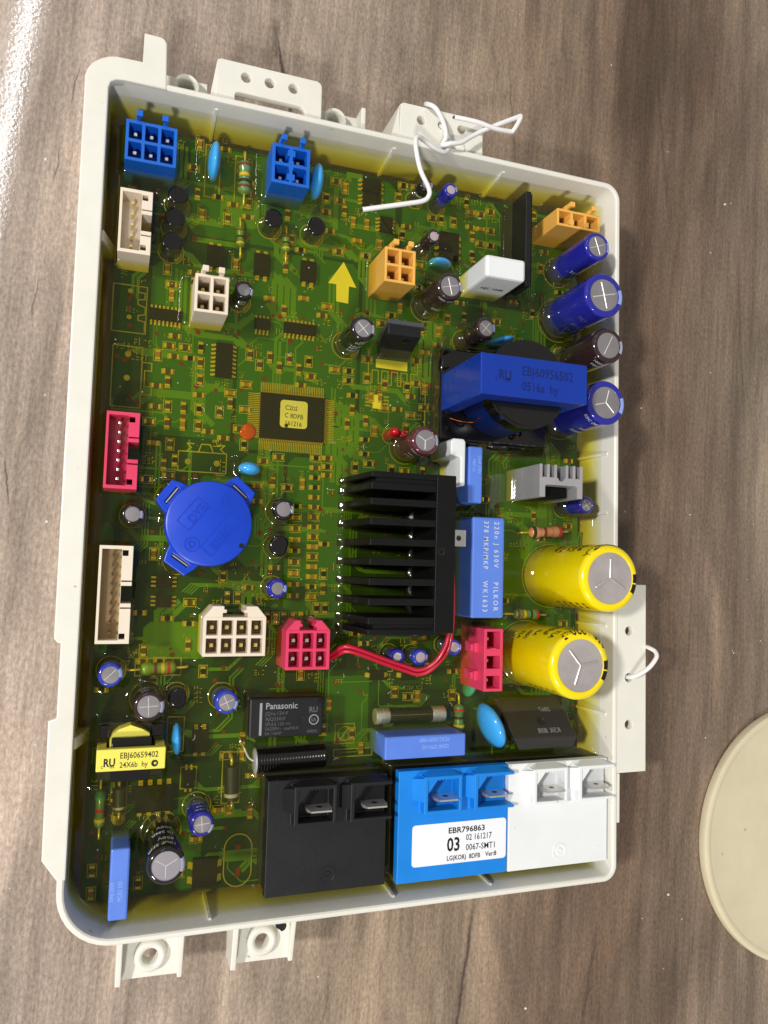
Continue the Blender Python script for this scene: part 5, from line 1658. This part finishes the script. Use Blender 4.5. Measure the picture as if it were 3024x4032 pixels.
for k in range(1000):
    x, y = rnd.uniform(4, 135), rnd.uniform(4, 190)
    if free(x, y, 0.6, smd_boxes) and not (56.5 < x < 66 and 153 < y < 165.6):
        if rnd.random() < 0.4:
            flat(vias, circ(x, y, rnd.choice([0.4, 0.5, 0.6]), 10), ZV)
        else:
            mark(x, y, rnd.choice([2, 3, 4]), rnd.choice([0.9, 1.1, 1.3]), rnd.choice([0, 0, 1]))
link('copper_area', pours.mesh('copper_area', POUR), board, kind='stuff')
link('copper_trace', traces.mesh('copper_trace', TRACE), board, kind='stuff')
link('solder_pad', pads.mesh('solder_pad', PAD), board, kind='stuff')
link('via', vias.mesh('via', VIA), board, kind='stuff')
link('silkscreen', silk.mesh('silkscreen', SILKL), board, kind='stuff')
link('silkscreen_patch', solid_silk.mesh('silkscreen_patch', SILK), board, kind='stuff')

# ------------------------------------------------------------------ resin: a level pool that creeps up everything standing in it
gx = np.arange(0.2, 139.0 + 0.01, 0.4)
gy = np.arange(0.4, 194.2 + 0.01, 0.4)
X, Y = np.meshgrid(gx, gy)
H = np.zeros_like(X)
for f in FEET:
    if f[0] == 'c':
        d = np.maximum(np.hypot(X - f[1], Y - f[2]) - f[3], 0)
        a = f[4]
    else:
        d = np.hypot(np.maximum(np.maximum(f[1] - X, X - f[3]), 0), np.maximum(np.maximum(f[2] - Y, Y - f[4]), 0))
        a = f[5]
    H = np.maximum(H, 1.45 * a * np.exp(-(d / 1.25) ** 1.15))
dw = np.minimum(np.minimum(X - 0.2, 138.8 - X), np.minimum(Y - 0.9, 193.9 - Y))
_c = 11.2 - np.hypot(X - 10.8, Y - 11.5)
dw = np.where((X < 10.8) & (Y < 11.5), np.minimum(dw, _c), dw)
H = np.maximum(H, 4.0 * np.exp(-np.maximum(dw, 0) / 1.0))
for _ in range(1):
    H[1:-1, 1:-1] = 0.5 * H[1:-1, 1:-1] + 0.125 * (H[:-2, 1:-1] + H[2:, 1:-1] + H[1:-1, :-2] + H[1:-1, 2:])
H += 0.02 * (np.sin(X * 0.21 + 1.3 * np.sin(Y * 0.11)) + np.sin(Y * 0.17 + X * 0.07)) + 0.006 * np.sin(X * 0.9 + 2 * np.sin(Y * 0.5))
ny_, nx_ = X.shape
for (ccx, ccy, rr, sx_, sy_) in ((10.8, 11.5, 11.4, -1, -1), (136.2, 3.2, 3.3, 1, -1), (135.4, 190.6, 4.1, 1, 1), (1.3, 192.6, 2.2, -1, 1)):
    dx, dy = X - ccx, Y - ccy
    dist = np.hypot(dx, dy)
    msk = (dx * sx_ > 0) & (dy * sy_ > 0) & (dist > rr)
    X = np.where(msk, ccx + dx * rr / np.maximum(dist, 1e-6), X)
    Y = np.where(msk, ccy + dy * rr / np.maximum(dist, 1e-6), Y)
V = np.stack([X, Y, ZR + H], -1).reshape(-1, 3)
nV = len(V)
idx = np.arange(nV).reshape(ny_, nx_)
Q = np.stack([idx[:-1, :-1], idx[:-1, 1:], idx[1:, 1:], idx[1:, :-1]], -1).reshape(-1, 4)
rim = np.concatenate([idx[0, :-1], idx[:-1, -1], idx[-1, :0:-1], idx[:0:-1, 0]])
Vb = V[rim].copy()
Vb[:, 2] = 3.0
V = np.concatenate([V, Vb])
nr = len(rim)
faces = Q.tolist() + [(int(rim[(i + 1) % nr]), int(rim[i]), nV + i, nV + (i + 1) % nr) for i in range(nr)] + [tuple(reversed(range(nV, nV + nr)))]
me = bpy.data.meshes.new('resin')
me.from_pydata((V * MM).tolist(), [], faces)
me.polygons.foreach_set('use_smooth', [True] * len(Q) + [False] * (len(faces) - len(Q)))
me.materials.append(RESIN)
me.update()
link('resin', me, ROOT, 'clear amber potting resin poured over the board')

# dust and lint lying on the resin
dust = MB()
for k in range(260):
    x, y = rnd.uniform(4, 134), rnd.uniform(4, 190)
    i, j = int((x - 0.2) / 0.4), int((y - 0.4) / 0.4)
    if H[j, i] > 0.3:
        continue
    z = ZR + H[j, i] + 0.03
    if rnd.random() < 0.8:
        s_ = rnd.uniform(0.05, 0.13)
        dust.box(x - s_, y - s_, z, x + s_ * rnd.uniform(0.5, 1), y + s_ * rnd.uniform(0.4, 1.0), z + s_)
    else:
        a, L = rnd.uniform(0, 6.28), rnd.uniform(0.5, 1.6)
        dust.tube([(x, y, z), (x + L * 0.5 * math.cos(a), y + L * 0.5 * math.sin(a), z + 0.05), (x + L * math.cos(a + 0.4), y + L * math.sin(a + 0.4), z)], 0.03, 5, 3)
link('dust', dust.mesh('dust', WHW), ROOT, kind='stuff')

# ------------------------------------------------------------------ wires
g = empty('red_wire', (75, 60, ZB), ROOT, 'pair of red wires looping from the pink connector to the heat sink')
wp = [(57.4, 58.6, 9.0), (59.4, 60.2, 13.6), (61.6, 62.3, 16.8), (63.6, 62.6, 17.8), (67.2, 61.5, 17.8), (73.5, 59.2, 17.0), (79.2, 57.3, 16.4), (82.7, 56.4, 16.8), (85.8, 57.8, 18.0), (87.9, 61.5, 20.0), (88.6, 66.0, 21.8), (88.6, 74.0, 22.6), (88.4, 84.0, 21.6)]
link('strand', MB().tube(wp, 0.58, 12).mesh('strand', REDW, 60), g)
link('strand', MB().tube([(x + 0.3, y - 1.25, z - 0.75) for x, y, z in wp[:-4]] + [(89.6, 61.0, 18.6), (90.1, 66.0, 20.4), (90.0, 74.0, 21.2), (89.8, 84.0, 20.6)], 0.58, 12).mesh('strand', REDW, 60), g)

wire = [(61.5, 172.8, 24.0), (66.5, 174.0, 25.0), (72.8, 175.6, 26.0), (77.0, 177.0, 26.2), (78.4, 178.4, 26.5), (78.2, 180.2, 27.0), (75.4, 184.0, 28.0), (73.8, 188.9, 28.6), (73.9, 191.9, 28.2), (75.2, 193.0, 27.4), (77.4, 193.1, 26.0), (80.4, 192.4, 25.0), (83.6, 192.6, 23.8), (85.4, 194.6, 22.6), (85.6, 197.4, 22.0), (84.8, 200.4, 21.4), (84.4, 202.2, 19.6), (84.0, 204.0, 17.0), (82.5, 207.4, 16.0), (80.0, 207.6, 19.0), (79.4, 205.6, 22.5), (80.8, 203.6, 24.4), (83.2, 200.4, 24.0), (84.2, 197.4, 23.4), (83.6, 195.4, 23.0), (83.4, 194.8, 23.4), (85.0, 195.0, 24.4), (88.2, 196.0, 24.4), (91.2, 198.4, 24.0), (94.6, 200.8, 24.0), (99.5, 203.6, 24.6), (104.6, 206.4, 25.0), (105.6, 206.8, 25.0), (105.0, 205.0, 24.8), (103.6, 202.6, 24.6), (102.6, 202.2, 24.4), (98.0, 201.8, 24.8), (93.0, 202.4, 24.8), (88.4, 202.8, 24.2), (86.4, 202.9, 23.8)]
w1 = link('knotted_wire', MB().tube(wire, 0.62, 12, 6).mesh('knotted_wire', WHW, 60), None, 'white wire knotted through the top bracket and drooping over the board')
w1['category'] = 'wire'
for p0, p1 in ((wire[0], wire[1]), (wire[-1], wire[-2])):
    d = (Vector(p0) - Vector(p1)).normalized()
    link('wire_core', MB().cyl_along(Vector(p0) - d * 0.1, Vector(p0) + d, [(0, 0.36), (0.45, 0.36), (0.5, 0.25)], 10).mesh('wire_core', INK), w1) if False else None
w1['_o'] = [0.0, 0.0, 0.0]
for p0, p1 in ((wire[0], wire[1]), (wire[-1], wire[-2])):
    d = (Vector(p0) - Vector(p1)).normalized()
    link('wire_core', MB().cyl_along(Vector(p0) - d * 0.1, Vector(p0) + d, [(0, 0.38), (0.4, 0.38), (0.6, 0.25)], 10).mesh('wire_core', INK, 50), w1)
w2p = [(144.2, 53.7, 12.0), (144.2, 53.7, 19.0), (144.4, 54.0, 22.4), (145.6, 55.0, 24.6), (147.0, 56.4, 26.2), (148.6, 58.6, 27.6), (149.2, 60.2, 27.6), (148.9, 61.2, 26.6), (148.2, 61.7, 25.4), (147.6, 62.0, 24.2), (151.4, 61.6, 18.0)]
w2p = [(144.2, 53.7, 12.0), (144.2, 53.7, 19.0), (144.5, 54.0, 22.4), (146.0, 55.2, 24.4), (148.2, 57.2, 25.6), (150.2, 59.8, 25.8), (150.6, 61.2, 24.8), (150.2, 61.9, 23.4), (150.6, 62.2, 20.6), (150.9, 62.2, 17.2), (149.0, 61.0, 14.0)]
w2 = link('wire_loop', MB().tube(w2p, 0.6, 12, 6).mesh('wire_loop', WHW, 60), None, 'short white wire loop through the right bracket')
w2['category'] = 'wire'

# ------------------------------------------------------------------ the round cream lid at the edge of the table
lid = link('round_lid', MB().lathe([(41.2, 0.0), (42.0, 0.5), (42.1, 2.2), (41.8, 2.8), (41.2, 3.1), (40.2, 3.15), (39.7, 2.9), (39.2, 2.8), (30.0, 2.75), (0.001, 2.7)], 229.2, -2.5, 160).mesh('round_lid', LID, 35), None, 'flat round cream lid lying on the table at the right edge')
lid['category'] = 'lid'

for o in bpy.data.objects:
    if '_o' in o:
        del o['_o']
for m_ in list(bpy.data.meshes):
    if m_.users == 0:
        bpy.data.meshes.remove(m_)
